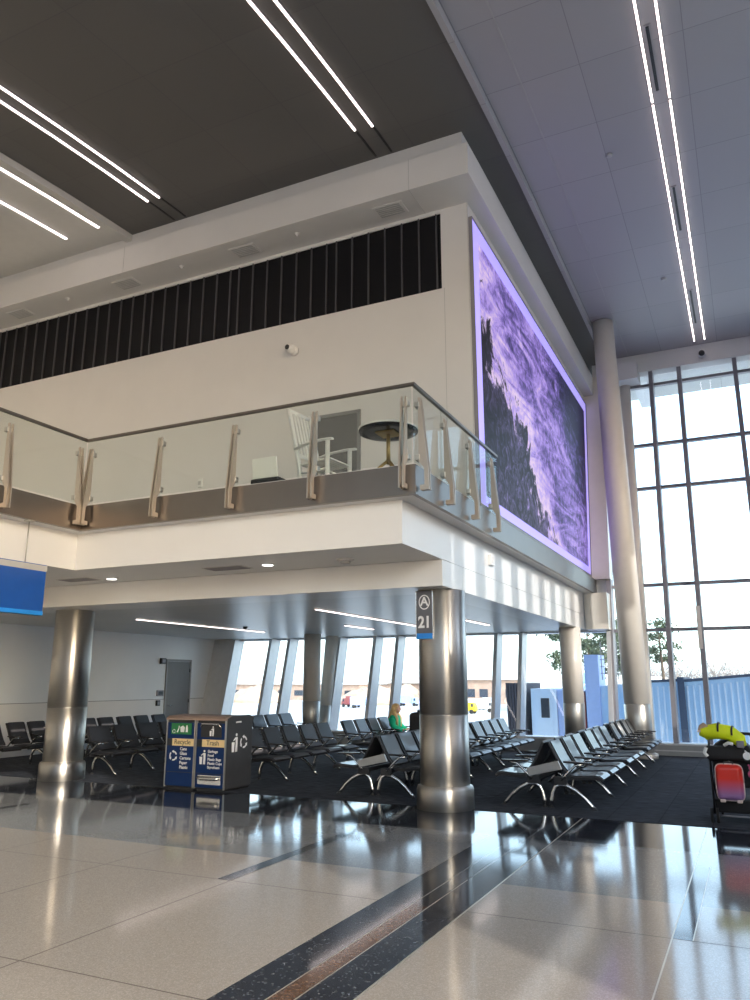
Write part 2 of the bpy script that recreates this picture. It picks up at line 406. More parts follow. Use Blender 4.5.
# ------------------------------------------------------------------ hall ceiling
def ceil_piece(name, x0, x1, z, mats, label, y0=YB, y1=22.2, th=.12):
    m = MB(); ys = [YB, 0, 4.8] + [4.8+.82*k for k in range(1, 11)] + [14, 16, 18, 20, 22.2]
    ys = [y for y in ys if y0 <= y <= y1]
    if ys[-1] != y1: ys.append(y1)
    if ys[0] != y0: ys.insert(0, y0)
    for a, b in zip(ys, ys[1:]):
        m.hexa([(x0,a,z-zdrop(a)),(x1,a,z-zdrop(a)),(x1,b,z-zdrop(b)),(x0,b,z-zdrop(b))],
               [(x0,a,z-zdrop(a)+th),(x1,a,z-zdrop(a)+th),(x1,b,z-zdrop(b)+th),(x0,b,z-zdrop(b)+th)])
    bmesh.ops.remove_doubles(m.bm, verts=m.bm.verts[:], dist=.0001)
    return struct(name, m, mats, label, 'ceiling')
ceil_piece('ceiling_right', -2.86, XR, ZR, M['ceil_right'], 'grey metal panel ceiling over the tall window hall', th=.1)
ceil_piece('ceiling', -10.45, -2.86, ZL, M['ceil_dark'], 'dark grey metal panel ceiling over the concourse')
ceil_piece('ceiling_left', -16.5, -10.52, ZL-.05, M['ceil_white'], 'lighter grey ceiling bay at the far left', th=.2)
def strip_y(name, x0, x1, z, th, mt, label, cat='trim'):
    m = MB(); ys = [YB, 4.8] + [4.8+.82*k for k in range(1, 11)] + [14, 18, 22.0]
    for a, b in zip(ys, ys[1:]):
        m.hexa([(x0,a,z-zdrop(a)),(x1,a,z-zdrop(a)),(x1,b,z-zdrop(b)),(x0,b,z-zdrop(b))],
               [(x0,a,z-zdrop(a)+th),(x1,a,z-zdrop(a)+th),(x1,b,z-zdrop(b)+th),(x0,b,z-zdrop(b)+th)])
    bmesh.ops.remove_doubles(m.bm, verts=m.bm.verts[:], dist=.0001)
    return struct(name, m, mt, label, cat)
strip_y('trim_1', -2.94, -2.855, ZL-.05, .16, M['ceil_right'], 'raised metal lip where the dark and grey ceilings meet')
strip_y('trim_2', -2.30, -2.28, ZR-.008, .02, M['signgrey'], 'thin bright joint line along the grey ceiling')
strip_y('trim_3', -10.55, -10.40, ZL-.13, .2, M['ceil_white'], 'thick pale edge trim beside the dark ceiling')
# roof slab that closes the hall above
m = MB(); m.box(-16.6, XR+.2, YB, 22.2, ZR+.12, ZR+.4); struct('ceiling_roof', m, M['ceil_white'], 'roof deck above the hall ceiling', 'roof')

# LED strips, each with its housing
def led(x, y0, y1, z, label, w=.03, group='ceiling light strips'):
    t = thing('linear_light', label, 'light', (x, y0, z-zdrop(y0)), 0, group)
    h = MB(); d = MB(); ys = [y0 + (y1-y0)*k/8 for k in range(9)]
    for a, b in zip(ys, ys[1:]):
        za, zb = zdrop(y0)-zdrop(a), zdrop(y0)-zdrop(b)
        h.hexa([(-w/2-.012,a-y0,za-.012),(w/2+.012,a-y0,za-.012),(w/2+.012,b-y0,zb-.012),(-w/2-.012,b-y0,zb-.012)],
               [(-w/2-.012,a-y0,za+.03),(w/2+.012,a-y0,za+.03),(w/2+.012,b-y0,zb+.03),(-w/2-.012,b-y0,zb+.03)])
        d.hexa([(-w/2,a-y0,za-.03),(w/2,a-y0,za-.03),(w/2,b-y0,zb-.03),(-w/2,b-y0,zb-.03)],
               [(-w/2,a-y0,za-.011),(w/2,a-y0,za-.011),(w/2,b-y0,zb-.011),(-w/2,b-y0,zb-.011)])
    for q in (h, d): bmesh.ops.remove_doubles(q.bm, verts=q.bm.verts[:], dist=.0001)
    obj('housing', h, M['alu_dark'], t); obj('diffuser', d, M['led'], t)
    return t
for x, sd in ((-.545, 'left'), (-.29, 'right')):
    for y0, y1, w in ((2.5, 11.25, 'nearest'), (11.33, 15.9, 'middle'), (15.98, 21.0, 'farthest')):
        led(x, y0, y1, ZR, f'{w} glowing run of the {sd}-hand strip on the grey ceiling by the tall windows', .03)
led(-4.95, 1., 9.62, ZL, 'left one of two glowing strips on the dark ceiling above the balcony corner')
led(-4.655, 1., 9.66, ZL, 'right one of two glowing strips on the dark ceiling above the balcony corner')
led(-9.02, 1., 9.66, ZL, 'upper one of two glowing strips on the dark ceiling at left')
led(-9.29, 1., 9.66, ZL, 'lower one of two glowing strips on the dark ceiling at left')
led(-10.7, 1., 9.86, ZL-.05, 'glowing strip on the pale ceiling bay, beside its thick trim', .05)
led(-11.58, 1., 9.88, ZL-.05, 'glowing strip on the pale ceiling bay, nearest the bulkhead wall', .05)
# dark slots that continue the strips
for x, nm in ((-4.95,'left strip above balcony corner'), (-4.655,'right strip above balcony corner'), (-9.02,'upper left strip'), (-9.29,'lower left strip')):
    m = MB(); m.hexa([(x-.016,9.70,ZL-zdrop(9.70)-.012),(x+.016,9.70,ZL-zdrop(9.70)-.012),(x+.016,10.4,ZL-zdrop(10.4)-.012),(x-.016,10.4,ZL-zdrop(10.4)-.012)],
                     [(x-.016,9.70,ZL-zdrop(9.70)+.02),(x+.016,9.70,ZL-zdrop(9.70)+.02),(x+.016,10.4,ZL-zdrop(10.4)+.02),(x-.016,10.4,ZL-zdrop(10.4)+.02)])
    tag(obj('ceiling_slot', m, M['black']), f'dark unlit slot at the end of the {nm}', 'slot', 'ceiling slots')
for y0, y1, nm in ((9.6,11.05,'nearest'), (13.7,15.3,'middle'), (18.,19.9,'farthest')):
    t = thing('slot_vent', f'{nm} dark slot vent between the twin strips on grey ceiling', 'vent', (-.443, y0, ZR-zdrop(y0)), 0, 'slot vents')
    L = y1-y0; dz = zdrop(y0)-zdrop(y1)
    f = MB(); f.hexa([(-.05,0,-.014),(.05,0,-.014),(.05,L,dz-.014),(-.05,L,dz-.014)], [(-.05,0,.01),(.05,0,.01),(.05,L,dz+.01),(-.05,L,dz+.01)]); obj('frame', f, M['ceil_right'], t)
    f = MB(); f.hexa([(-.022,.03,-.022),(.022,.03,-.022),(.022,L-.03,dz-.022),(-.022,L-.03,dz-.022)], [(-.022,.03,-.012),(.022,.03,-.012),(.022,L-.03,dz-.012),(-.022,L-.03,dz-.012)]); obj('slot', f, M['black'], t)

# ------------------------------------------------------------------ outer walls (left in view, others close the hall)
m = MB(); m.box(XL-.25, XL, YB, 20.75, -.1, ZR+.1); struct('wall_left', m, M['wallpanel'], 'pale grey wall with a door on the left of the gate', 'wall')
m = MB()
for z in (1.16,): m.box(XL-.01, XL+.006, 9., 20.1, z-.007, z+.007)
struct('trim_4', m, M['alu_dark'], 'dark panel joints along the pale left wall', 'trim')
m = MB(); m.box(XL, XL+.012, 9., 17.9, .13, 1.15); m.box(XL, XL+.012, 19.02, 19.9, .13, 1.15); struct('trim_12', m, M['white_gloss'], 'white lower panels along the left wall', 'trim')
m = MB(); m.box(XL, XL+.02, 9., 17.9, 0, .13); struct('baseboard_left', m, M['alu'], 'grey baseboard along the left wall', 'baseboard')
# unseen concourse back wall; its openings are added to let in fill light
m = MB()
for k in range(8): x = XL + k*3.1; m.box(x, x+1.5, YB-.25, YB, 0, ZR)
m.box(XL, XR, YB-.25, YB, -.1, 4.6); m.box(XL, XR, YB-.25, YB, 9.2, ZR+.1); m.box(XL, XR, YB-.25, YB, 4.6, 4.9)
struct('wall_back', m, M['white'], 'unseen opposite concourse wall with openings added for fill light', 'wall')
# unseen right wall: openings and bars shaped to aim the low sun
m = MB()
m.box(XR, XR+.3, YB, .1, -.1, .9); m.box(XR, XR+.3, YB, .1, 9.4, ZR+.1)
m.box(XR, XR+.3, .1, 3.4, -.1, ZR+.1); m.box(XR, XR+.3, 3.4, 11.75, -.1, 6.9); m.box(XR, XR+.3, 11.75, 14.6, -.1, 4.6); m.box(XR, XR+.3, 14.6, 22.2, -.1, 6.9); m.box(XR, XR+.3, 3.4, 22.2, 8.85, ZR+.1); m.box(XR, XR+.3, 14.6, 22.2, 6.9, 8.85)
for k in range(11): y = 3.75 + .98*k; m.box(XR, XR+.42, y-.1, y+.1, 6.9 if y < 11.7 else 7.75, 8.85)
struct('wall_right', m, M['white'], 'right-hand hall wall beyond the frame, openings shaped to aim the sun', 'wall')

# ------------------------------------------------------------------ mezzanine
m = MB(); m.box(-16.5, XF, 8.38, 19.62, 3.26, 3.80); struct('slab_band', m, M['white_gloss'], 'white band of the balcony slab above the gate', 'slab')
m = MB(); m.box(-16.5, -8.95, -2., 8.38, 3.26, 3.80); struct('slab_band_wing', m, M['white_gloss'], 'white band of the balcony wing at the far left', 'slab')
m = MB(); m.box(-16.5, XF, 9.72, 10.55, 2.9, 3.255); m.box(XF-.55, XF, 10.55, 19.62, 2.9, 3.255)
struct('beam', m, M['white_gloss'], 'white downstand beam carried by the steel columns', 'beam', .004)
m = MB(); m.box(XL, XF-.55, 10.55, 20.5, 2.93, 3.25); struct('ceiling_lower', m, M['ceil_low'], 'low glossy grey ceiling over the gate seating', 'ceiling')
# steel fascia around the balcony edge, floor deck behind it
m = MB()
m.prism([(-8.74,8.23,3.8),(-8.74,-2.,3.8),(-8.68,-2.,3.8),(-8.68,8.17,3.8),(-3.37,8.17,3.8),(-3.37,20.15,3.8),(-3.43,20.15,3.8),(-3.43,8.23,3.8)], (0,0,.365))
struct('fascia', m, M['steel_dark'], 'brushed metal fascia along the balcony edge', 'fascia')
m = MB(); m.box(-16.5, -3.43, 8.23, 20.3, 3.8, 4.10); m.box(-16.5, -8.74, -2., 8.23, 3.8, 4.10)
m.box(-8.74, -3.43, 8.23, 8.36, 4.10, 4.19); m.box(-3.56, -3.43, 8.36, 20.1, 4.10, 4.19); m.box(-8.87, -8.74, -2., 8.36, 4.10, 4.19)
struct('slab_deck', m, M['white'], 'pale balcony deck and kerb behind the metal fascia', 'slab')
# upper block
WY = 11.02; WX = -3.55; ZT = 9.47
m = MB()
m.box(-16.5, WX, WY, WY+.25, 4.1, 8.0); m.box(-4.03, WX, WY, WY+.25, 8.0, ZT); m.box(-16.5, -4.03, WY, WY+.25, 9.40, ZT); m.box(-16.5, -4.03, WY+.08, WY+.25, 8.0, 9.4)
struct('wall_front', m, M['white'], 'white wall behind the balcony under the black louvre band', 'wall')
m = MB(); m.prism([(WX-.2, WY+.25, 4.1), (WX-.2, 20.55, 4.1), (WX-.2, 20.55+KU*5.4, ZT), (WX-.2, WY+.25, ZT)], (.2, 0, 0))
struct('wall_screen', m, M['white'], 'white side wall that carries the purple video screen', 'wall')
m = MB(); m.box(WX-.006, WX+.001, WY-.003, WY+.003, 4.1, ZT); m.box(-3.99, -3.983, WY-.004, WY+.01, 4.19, 8.0)
struct('trim_5', m, M['signgrey'], 'fine panel joints near the corner of the balcony wall', 'trim')
# louvre band: backing plus dividers
t = thing('louver_band', 'long black louvre band across the wall above the balcony', 'louvre band', (-10.27, WY, 8.0), 0, None, 'structure')
m = MB(); m.box(-6.23, 6.24, .02, .079, 0, 1.4); obj('mesh_panel', m, M['louver'], t)
x = -4.11; k = 0
while x > -16.4:
    m = MB(); m.box(x+10.27-.011, x+10.27+.011, -.012, .02, 0, 1.4); obj('divider', m, M['divider'], t)
    k += 1; x -= (.32 if k % 7 else .20)
# projecting bulkhead above
m = MB()
m.box(-16.5, -3.28, 10.284, 22.05, ZT, 10.03); m.box(-16.5, -3.43, 10.46, 22.05, 10.03, ZR+.1)
struct('bulkhead', m, M['white'], 'white projecting bulkhead along the top of the balcony block', 'bulkhead', .006)
m = MB(); m.box(-4.303, -4.297, 10.281, 10.285, ZT, 10.03); m.box(-4.303, -4.297, 10.284, WY, ZT-.002, ZT+.002); m.box(-10.403, -10.397, 10.281, 10.285, ZT, 10.03)
struct('trim_6', m, M['signgrey'], 'fine panel joints on the bulkhead', 'trim')
for i, (x, nm) in enumerate(((-4.80,'nearest the corner'), (-7.76,'second from the corner'), (-10.62,'third from the corner'), (-13.65,'farthest from the corner'))):
    t = thing('air_diffuser', f'square grille under the bulkhead, {nm}', 'vent', (x, 10.66, ZT), 0, 'square grilles under the bulkhead')
    m = MB(); m.box(-.27,.27,-.17,.17,-.012,.01); obj('frame', m, M['white'], t)
    m = MB()
    for q in range(6): m.box(-.22,.22,-.14+.05*q,-.115+.05*q,-.02,-.011)
    obj('grille', m, M['signgrey'], t)
for i, (x, nm) in enumerate(((-6.6,'between the two grilles nearest the corner'), (-9.2,'between the second and third grilles'), (-12.2,'between the third and fourth grilles'))):
    m = MB(); m.lathe([(.05,0),(.05,-.015),(.025,-.02),(.025,-.05),(.01,-.055)], (x, 10.6, ZT), 14)
    tag(obj('sprinkler', m, M['white']), f'small round sprinkler under the bulkhead, {nm}', 'sprinkler', 'sprinklers under the bulkhead')
# end pilaster that closes the block against the glass, leaning with it
m = MB()
def lean_box(m, x0, x1, ya, yb, z0, z1, k):
    m.hexa([(x0,ya+k*z0,z0),(x1,ya+k*z0,z0),(x1,yb+k*z0,z0),(x0,yb+k*z0,z0)], [(x0,ya+k*z1,z1),(x1,ya+k*z1,z1),(x1,yb+k*z1,z1),(x0,yb+k*z1,z1)])
lean_box(m, WX, -3.04, 19.46, 19.9, 4.19, 10.03, KU); m.box(XF, -3.08, 19.75, 20.38, 2.9, 3.8)
struct('pilaster', m, M['cream'], 'cream end pilaster beside the video screen and tall column', 'pilaster')

# ------------------------------------------------------------------ video screen on the side wall
t = thing('video_screen', 'huge purple video screen showing cloud-like swirls on the side wall', 'screen', (WX, WY+.03, 4.30))
ztop = 9.20-4.30; yb_ = 20.17-WY-.03; yt_ = yb_+KU*ztop
def pic(i): return [(0, i*1.15, i*.62), (0, yb_-i*.7, i*.62), (0, yt_-i*.8, ztop-i*.9), (0, i*1.15, ztop-i*.9)]
m = MB(); a = pic(0.); b = pic(.30)
for k in range(4):
    k2 = (k+1) % 4
    m.hexa([a[k], a[k2], b[k2], b[k]], [tuple(Vector(p)+Vector((.05,0,0))) for p in (a[k], a[k2], b[k2], b[k])])
bmesh.ops.remove_doubles(m.bm, verts=m.bm.verts[:], dist=.0001)
obj('painted_glow_border', m, M['screen_edge'], t)
m = MB(); m.prism(pic(.30), (.04, 0, 0)); obj('display', m, M['screen'], t)
m = MB(); o_ = [(0,-.004,-.05), (0,yb_+.06,-.05), (0,yt_+.05,ztop+.01), (0,-.004,ztop+.01)]; a = pic(0)
for k in range(4):
    k2 = (k+1) % 4
    m.hexa([o_[k], o_[k2], a[k2], a[k]], [tuple(Vector(p)+Vector((.07,0,0))) for p in (o_[k], o_[k2], a[k2], a[k])])
obj('frame', m, M['alu_dark'], t)

# ------------------------------------------------------------------ columns
def column(name, x, y, prof, mats_prof, label, x2=None, y2=None, ztop=None):
    t = thing(name, label, 'column', (x, y, 0), 0, None, 'structure')
    for nm, pr_, mt in mats_prof:
        m = MB()
        if x2 is None: m.lathe(pr_, (0,0,0), 48)
        else:
            pts = []; rs = []
            for r, z in pr_:
                f = z/ztop; pts.append((f*(x2-x), f*(y2-y), z)); rs.append(r)
            rings = []
            for p, r in zip(pts, rs):
                rings.append([m.bm.verts.new((p[0]+r*math.cos(2*PI*k/40), p[1]+r*math.sin(2*PI*k/40), p[2])) for k in range(40)])
            for i in range(len(rings)-1):
                for k in range(40):
                    f_ = m._f([rings[i][k], rings[i][(k+1)%40], rings[i+1][(k+1)%40], rings[i+1][k]]); f_.smooth = True
            m._f(rings[0][::-1]); m._f(rings[-1])
        obj(nm, m, mt, t)
    return t
for x, y, r, lb in ((-3.895, 10.36, .335, 'brushed steel column with a base ring carrying the 21 gate sign'), (-11.03, 10.45, .335, 'brushed steel column with a base ring left of the bins')):
    column('column', x, y, None, [
        ('shaft', [(r, 1.215), (r, 2.9)], M['steel']), ('lower_shaft', [(r, .30), (r, 1.205)], M['steel']),
        ('seam', [(r-.006, 1.20), (r-.006, 1.22)], M['sleeve']),
        ('base_ring', [(r+.05, .0), (r+.05, .25), (r+.035, .29), (r-.01, .31)], M['steel'])], lb)
column('column', -3.84, 18.8, None, [('shaft', [(.24, 1.16), (.25, 2.9)], M['cream']), ('sleeve', [(.23, 0), (.245, 1.15), (.24, 1.16)], M['sleeve'])], 'cream round column with grey sleeve behind the right-hand seat row')
column('column', -11.0, 19.0, None, [('shaft', [(.235, 1.13), (.235, 2.95)], M['cream']), ('sleeve', [(.21, 0), (.25, 1.12), (.24, 1.13)], M['sleeve'])], 'cream round column with grey sleeve by the slanted left windows')
column('column', -2.41, 18.75, None, [('shaft', [(.275, 1.17), (.275, 6), (.25, 10.53)], M['cream']), ('sleeve', [(.285, .0), (.285, 1.15), (.27, 1.165)], M['sleeve']), ('plinth', [(.36,0),(.36,.1),(.31,.12)], M['cream'])],
       'tall cream column with grey sleeve rising to the hall ceiling', -2.58, 18.85, 10.5)
column('column', -2.38, 20.02, None, [('shaft', [(.15, 0), (.15, 9.75)], M['cream'])], 'slender cream column behind the tall column by the glass', -2.47, 20.02+KU*8.6, 9.75)
column('column', -10.85, 19.35, None, [('shaft', [(.17, 1.0), (.19, 2.95)], M['cream']), ('sleeve', [(.17, 0), (.175, 1.0)], M['sleeve'])], 'leaning cream column beside the slanted left windows', -10.95, 20.05, 2.93)
# wall head above the tall glazing
m = MB(); lean_box(m, -3.3, XR, 19.55, 20.4, 10.0, ZR+.05, KU); m.box(-2.6, -2.05, 20.9, 21.6, 9.72, 10.2)
struct('wall_far', m, M['white'], 'white wall head above the tall window wall', 'wall')

# ------------------------------------------------------------------ window walls
def window(name, x0, x1, zs, z0, z1, y_of, label, wl=.1, dl=.4, depth=.4, mt=None, wr=0.):
    """one bay: its left fin, horizontal bars and one pane per row"""
    mt = mt or M['alu']
    t = thing(name, label, 'window', (x0, y_of(z0), z0), 0, None, 'structure')
    k = (y_of(z1)-y_of(z0))/(z1-z0); ox, oy = x0, y_of(z0)
    def lb(m, xa, xb, ya, yb, za, zb):
        m.hexa([(xa-ox,ya+k*(za-z0),za-z0),(xb-ox,ya+k*(za-z0),za-z0),(xb-ox,yb+k*(za-z0),za-z0),(xa-ox,yb+k*(za-z0),za-z0)],
               [(xa-ox,ya+k*(zb-z0),zb-z0),(xb-ox,ya+k*(zb-z0),zb-z0),(xb-ox,yb+k*(zb-z0),zb-z0),(xa-ox,yb+k*(zb-z0),zb-z0)])
    m = MB(); lb(m, x0-wl/2, x0+wl/2, -depth, .08, z0, z1); obj('mullion', m, mt, t)
    if wr: m = MB(); lb(m, x1-wr/2, x1+wr/2, -depth, .08, z0, z1); obj('mullion', m, mt, t)
    for z in zs:
        m = MB(); lb(m, x0+wl/2, x1-wl/2, -.08, .07, z-.04, z+.04); obj('transom', m, mt, t)
    ed = [z0] + list(zs) + [z1]
    for a, b in zip(ed, ed[1:]):
        if b-a < .2: continue
        m = MB(); lb(m, x0+wl/2, x1-wl/2, .0, .014, a+.03, b-.03); obj('pane', m, M['glass'], t)
    return t
low = [-14.45,-13.1,-12.45,-10.75,-9.6,-8.9,-7.25,-6.05,-5.38,-3.15]
nm_low = ['first slanted bay beside the left wall','narrow slanted bay between the first pair of fins','slanted bay left of the round column','slanted bay right of the round column',
          'narrow slanted bay between the second pair of fins','slanted bay behind the seated person','slanted bay hidden by the steel column','narrow slanted bay left of the jet bridge cab','slanted bay facing the jet bridge door']
wi = 1
for i in range(9):
    window(f'window_{wi}', low[i], low[i+1], [], .34, 2.9, yl, nm_low[i], .1, .4, .42, M['alu'], .1 if i == 8 else 0); wi += 1
m = MB(); lean_box(m, XL, -14.5, 19.4, 19.9, 0, 2.93, KL); struct('trim_7', m, M['alu'], 'grey return panel where the glass meets the left wall', 'trim')
up_ = [-3.1,-1.75,-1.02,.36,1.85,2.58,3.96,5.4,6.5]
nm_up = ['tall bay behind the tall cream column','narrow tall bay between twin mullions','wide tall bay right of the twin mullions','tall bay at the right edge of the view','narrow tall bay beyond the right edge','tall bay further right','tall bay further right again','last tall bay in the corner']
for i in range(8):
    window(f'window_{wi}', up_[i], up_[i+1], [2.89, 4.02, 6.63, 7.88, 9.68], .27, 10.02, yu, nm_up[i], .105, .4, .34, M['alu_dark']); wi += 1
m = MB(); lean_box(m, -1.09, -1.0, 19.95-.375, 19.95-.34, 2.4, 3.42, KU)
t = tag(obj('trim_8', m, M['cream']), 'tan cover plate on the twin mullion of the tall windows', 'trim', None, 'structure')
# sill upstand below the glass
m = MB(); m.box(XL, -3.1, 19.42, 19.95, 0, .34); m.box(-3.1, XR, 19.55, 20.1, 0, .27)
struct('trim_9', m, M['grey_plate'], 'grey window sill upstand along the glass walls', 'sill')
m = MB(); m.box(XL, -3.1, 19.38, 19.42, .30, .345); m.box(-3.1, XR, 19.51, 19.55, .235, .275); m.box(-3.1, XR, 19.53, 19.55, .1, .125)
struct('trim_10', m, M['white'], 'white lip along the window sill', 'sill')
m = MB(); m.box(XL, -3.08, 20.45, 20.85, 2.88, 4.2); struct('trim_11', m, M['alu'], 'grey head panel above the slanted windows', 'trim')

# ------------------------------------------------------------------ doors and wall fittings
def door(name, org, axis, w, h, label, leafm, framem, hinge=1):
    t = thing(name, label, 'door', org, R(90) if axis == 'Y' else 0, None, 'structure')
    # local: x along the door, -y out of the wall
    m = MB(); m.box(-.06, 0, -.03, .02, 0, h+.06); m.box(w, w+.06, -.03, .02, 0, h+.06); m.box(0, w, -.03, .02, h, h+.06); obj('door_frame', m, framem, t)
    m = MB(); m.box(.004, w-.004, -.015, .02, .005, h-.004); obj('door_leaf', m, leafm, t)
    xh = .09 if hinge > 0 else w-.09
    m = MB(); m.tube([(xh,-.015,.98),(xh,-.07,.98),(xh+(.13*hinge),-.07,.98)], .012, 8); obj('door_handle', m, M['chrome'], t)
    for z in (.25, 1.1, h-.25):
        m = MB(); m.tube([(w-.01 if hinge > 0 else .01,-.03,z-.05),(w-.01 if hinge > 0 else .01,-.03,z+.05)], .014, 8); obj('hinge', m, M['black'], t)
    return t
door('door_1', (XL+.001, 17.96, 0), 'Y', 1.0, 2.22, 'grey door in the pale left wall behind the bins', M['doorgrey'], M['doorframe'])
door('door_2', (-6.40, WY-.001, 4.1), 'X', .82, 1.95, 'grey door in the white wall behind the balcony rocking chair', M['doorgrey'], M['doorframe'], -1)
def wallbox(name, loc, size, label, cat, mt, mt2):
    t = thing(name, label, cat, loc)
    a, b, c = size
    m = MB(); m.box(0, a, -b/2, b/2, -c/2, c/2); obj('housing', m, mt, t, bevel=.008)
    m = MB(); m.box(a, a+.006, -b*.32, b*.32, -c*.3, c*.3); obj('face', m, mt2, t)
    return t
wallbox('alarm_strobe', (XL, 17.72, 2.22), (.08,.2,.16), 'small black strobe high on the left wall beside the grey door', 'alarm', M['black'], M['alu_dark'])
wallbox('card_reader', (XL, 17.70, 1.33), (.04,.27,.16), 'dark card reader plate on the left wall beside the grey door', 'card reader', M['alu_dark'], M['black'])
wallbox('exit_button', (XL, 17.62, 1.06), (.06,.14,.15), 'small black box low on the left wall beside the grey door', 'button box', M['black'], M['alu_dark'])
wallbox('wall_speaker', (XF, 11.88, 3.54), (.06,.19,.17), 'small white wall box on the striped side of the white beam', 'wall box', M['white_gloss'], M['white'])
# wall camera, socket
t = thing('security_camera', 'white round security camera on the wall above the balcony rail', 'camera', (-6.86, WY, 7.42))
ax = Matrix.Rotation(R(90), 3, 'X')
m = MB(); m.lathe([(.09,0),(.09,.05),(.06,.07)], (0,0,0), 24, ax); obj('mount', m, M['white_gloss'], t)
m = MB(); m.ball((0,-.14,0), .085, 20, 12); obj('body', m, M['white_gloss'], t)
m = MB(); m.lathe([(.045,0),(.045,.02),(.03,.025)], (-.02,-.21,0), 20, Matrix.Rotation(R(90), 3, 'X') @ Matrix.Rotation(R(-12), 3, 'Y')); obj('lens', m, M['black'], t)
t = thing('wall_socket', 'small white socket low on the wall behind the balcony glass', 'socket', (-8.8, WY, 5.2))
m = MB(); m.box(-.05,.05,-.03,0,-.09,.07); obj('plate', m, M['white_gloss'], t, bevel=.006)
m = MB(); m.box(-.03,.03,-.05,-.03,-.05,.02); obj('cover', m, M['signgrey'], t)
t = thing('dome_camera', 'black dome camera on the white wall head above the tall windows', 'camera', (-.40, 21.16, 10.2))
m = MB(); m.lathe([(.11,0),(.11,.04),(.09,.05)], (0,0,0), 20, Matrix.Rotation(R(90), 3, 'X')); obj('ring', m, M['white'], t)
m = MB(); m.ball((0,-.05,0), .08); obj('dome', m, M['black'], t)
for x, y, nm in ((-1.37, 12.3, 'nearer'), (-.95, 17.2, 'farther')):
    m = MB(); m.lathe([(.06,0),(.055,-.02),(.03,-.03)], (x, y, ZR-zdrop(y)), 16); tag(obj('smoke_detector', m, M['signgrey']), f'{nm} small round detector on the grey ceiling', 'detector', 'ceiling detectors')
# soffit fittings under the slab band
for x, y, nm in ((-6.03, 9.12, 'the right'), (-9.13, 9.33, 'the left')):
    t = thing('downlight', f'round bright downlight in the balcony soffit, {nm} one of two', 'light', (x, y, 3.26), 0, 'soffit downlights')
    m = MB(); m.lathe([(.10,-.012),(.10,.0)], (0,0,0), 24); obj('trim_ring', m, M['white'], t)
    m = MB(); m.lathe([(.075,-.018),(.075,-.011)], (0,0,0), 24); obj('lamp', m, M['downlight'], t)
t = thing('smoke_alarm', 'white round smoke alarm in the balcony soffit near its corner', 'smoke alarm', (-4.83, 9.18, 3.26))
m = MB(); m.lathe([(.12,0),(.12,-.015),(.085,-.03)], (0,0,0), 24); obj('base', m, M['white'], t)
m = MB(); m.lathe([(.075,-.03),(.07,-.055),(.03,-.065)], (0,0,0), 24); obj('sensor', m, M['signgrey'], t)
for x, y, nm in ((-6.75, 9.16, 'between the two downlights'), (-9.7, 9.2, 'left of the left downlight')):
    t = thing('return_grille', f'flat grey grille in the balcony soffit {nm}', 'vent', (x, y, 3.26), 0, 'soffit grilles')
    m = MB(); m.box(-.34,.34,-.16,.16,-.01,0); obj('frame', m, M['ceil_white'], t)
    m = MB()
    for q in range(8): m.box(-.31,.31,-.14+.035*q,-.12+.035*q,-.016,-.009)
    obj('grille', m, M['alu_dark'], t)
# lights of the low ceiling
def led_low(x, y0, y1, label):
    t = thing('linear_light', label, 'light', (x, y0, 2.93), 0, 'low ceiling light strips')
    m = MB(); m.box(-.045,.045,0,y1-y0,-.012,.02); obj('housing', m, M['white'], t)
    m = MB(); m.box(-.03,.03,.01,y1-y0-.01,-.022,-.011); obj('diffuser', m, M['led'], t)
led_low(-11.55, 12.6, 17.4, 'long light strip in the low ceiling left of the middle')
led_low(-7.0, 12.2, 17.4, 'long light strip in the low ceiling running behind the steel column')
led_low(-5.4, 15.6, 17.4, 'short light strip in the low ceiling just right of the steel column')
led_low(-8.45, 16.1, 17.6, 'short light strip in the low ceiling beside the long middle one')
for x, y, nm in ((-10.9, 15.6, 'black dome camera'),):
    m = MB(); m.ball((x, y, 2.93), .06); tag(obj('dome_camera', m, M['black']), 'small black dome camera under the low ceiling', 'camera')

# ------------------------------------------------------------------ glass balustrade
t = thing('glass_railing', 'frameless glass balustrade with tapered steel posts around the balcony', 'railing', (-3.4, 8.2, 4.19))
RX, RY, RZ = -3.4, 8.2, 4.19
HT = 5.165
def post(x, y, nx, ny):
    """pair of tapered fin plates outside the fascia; n is the outward direction"""
    for s in (-1, 1):
        m = MB(); tx, ty = -ny, nx
        def P(o, z, w): return (x-RX + nx*o + tx*w, y-RY + ny*o + ty*w, z-RZ)
        w0, w1 = s*.016, s*.036
        outline = [(.012,5.02), (.04,5.02), (.135,4.1), (.14,3.86), (.025,3.86), (.025,3.92), (.085,3.92), (.08,4.12), (.012,4.22)]
        m.prism([P(o, z, w0) for o, z in outline], Vector(P(0,0,w1))-Vector(P(0,0,w0)))
        pl = obj('post', m, M['post_steel'], t)
    for z in (4.93, 4.26):
        m = MB(); c = P(.0, z, 0); a, b = (.03, .055) if abs(nx) > .5 else (.055, .03)
        m.box(c[0]-a, c[0]+a, c[1]-b, c[1]+b, c[2]-.035, c[2]+.035); obj('clamp', m, M['sleeve'], t, bevel=.006)
pf = [-8.56, -7.25, -5.98, -4.74, -3.50]
pr_ = [8.16, 9.15, 10.16, 11.2]
pl_ = [8.08, 6.85, 5.6, 4.35]
for x in pf: post(x, 8.17, 0, -1)
for y in pr_: post(-3.37, y+ (.12 if y < 8.2 else 0), 1, 0)
for y in pl_: post(-8.68, y - .05, 1, 0)
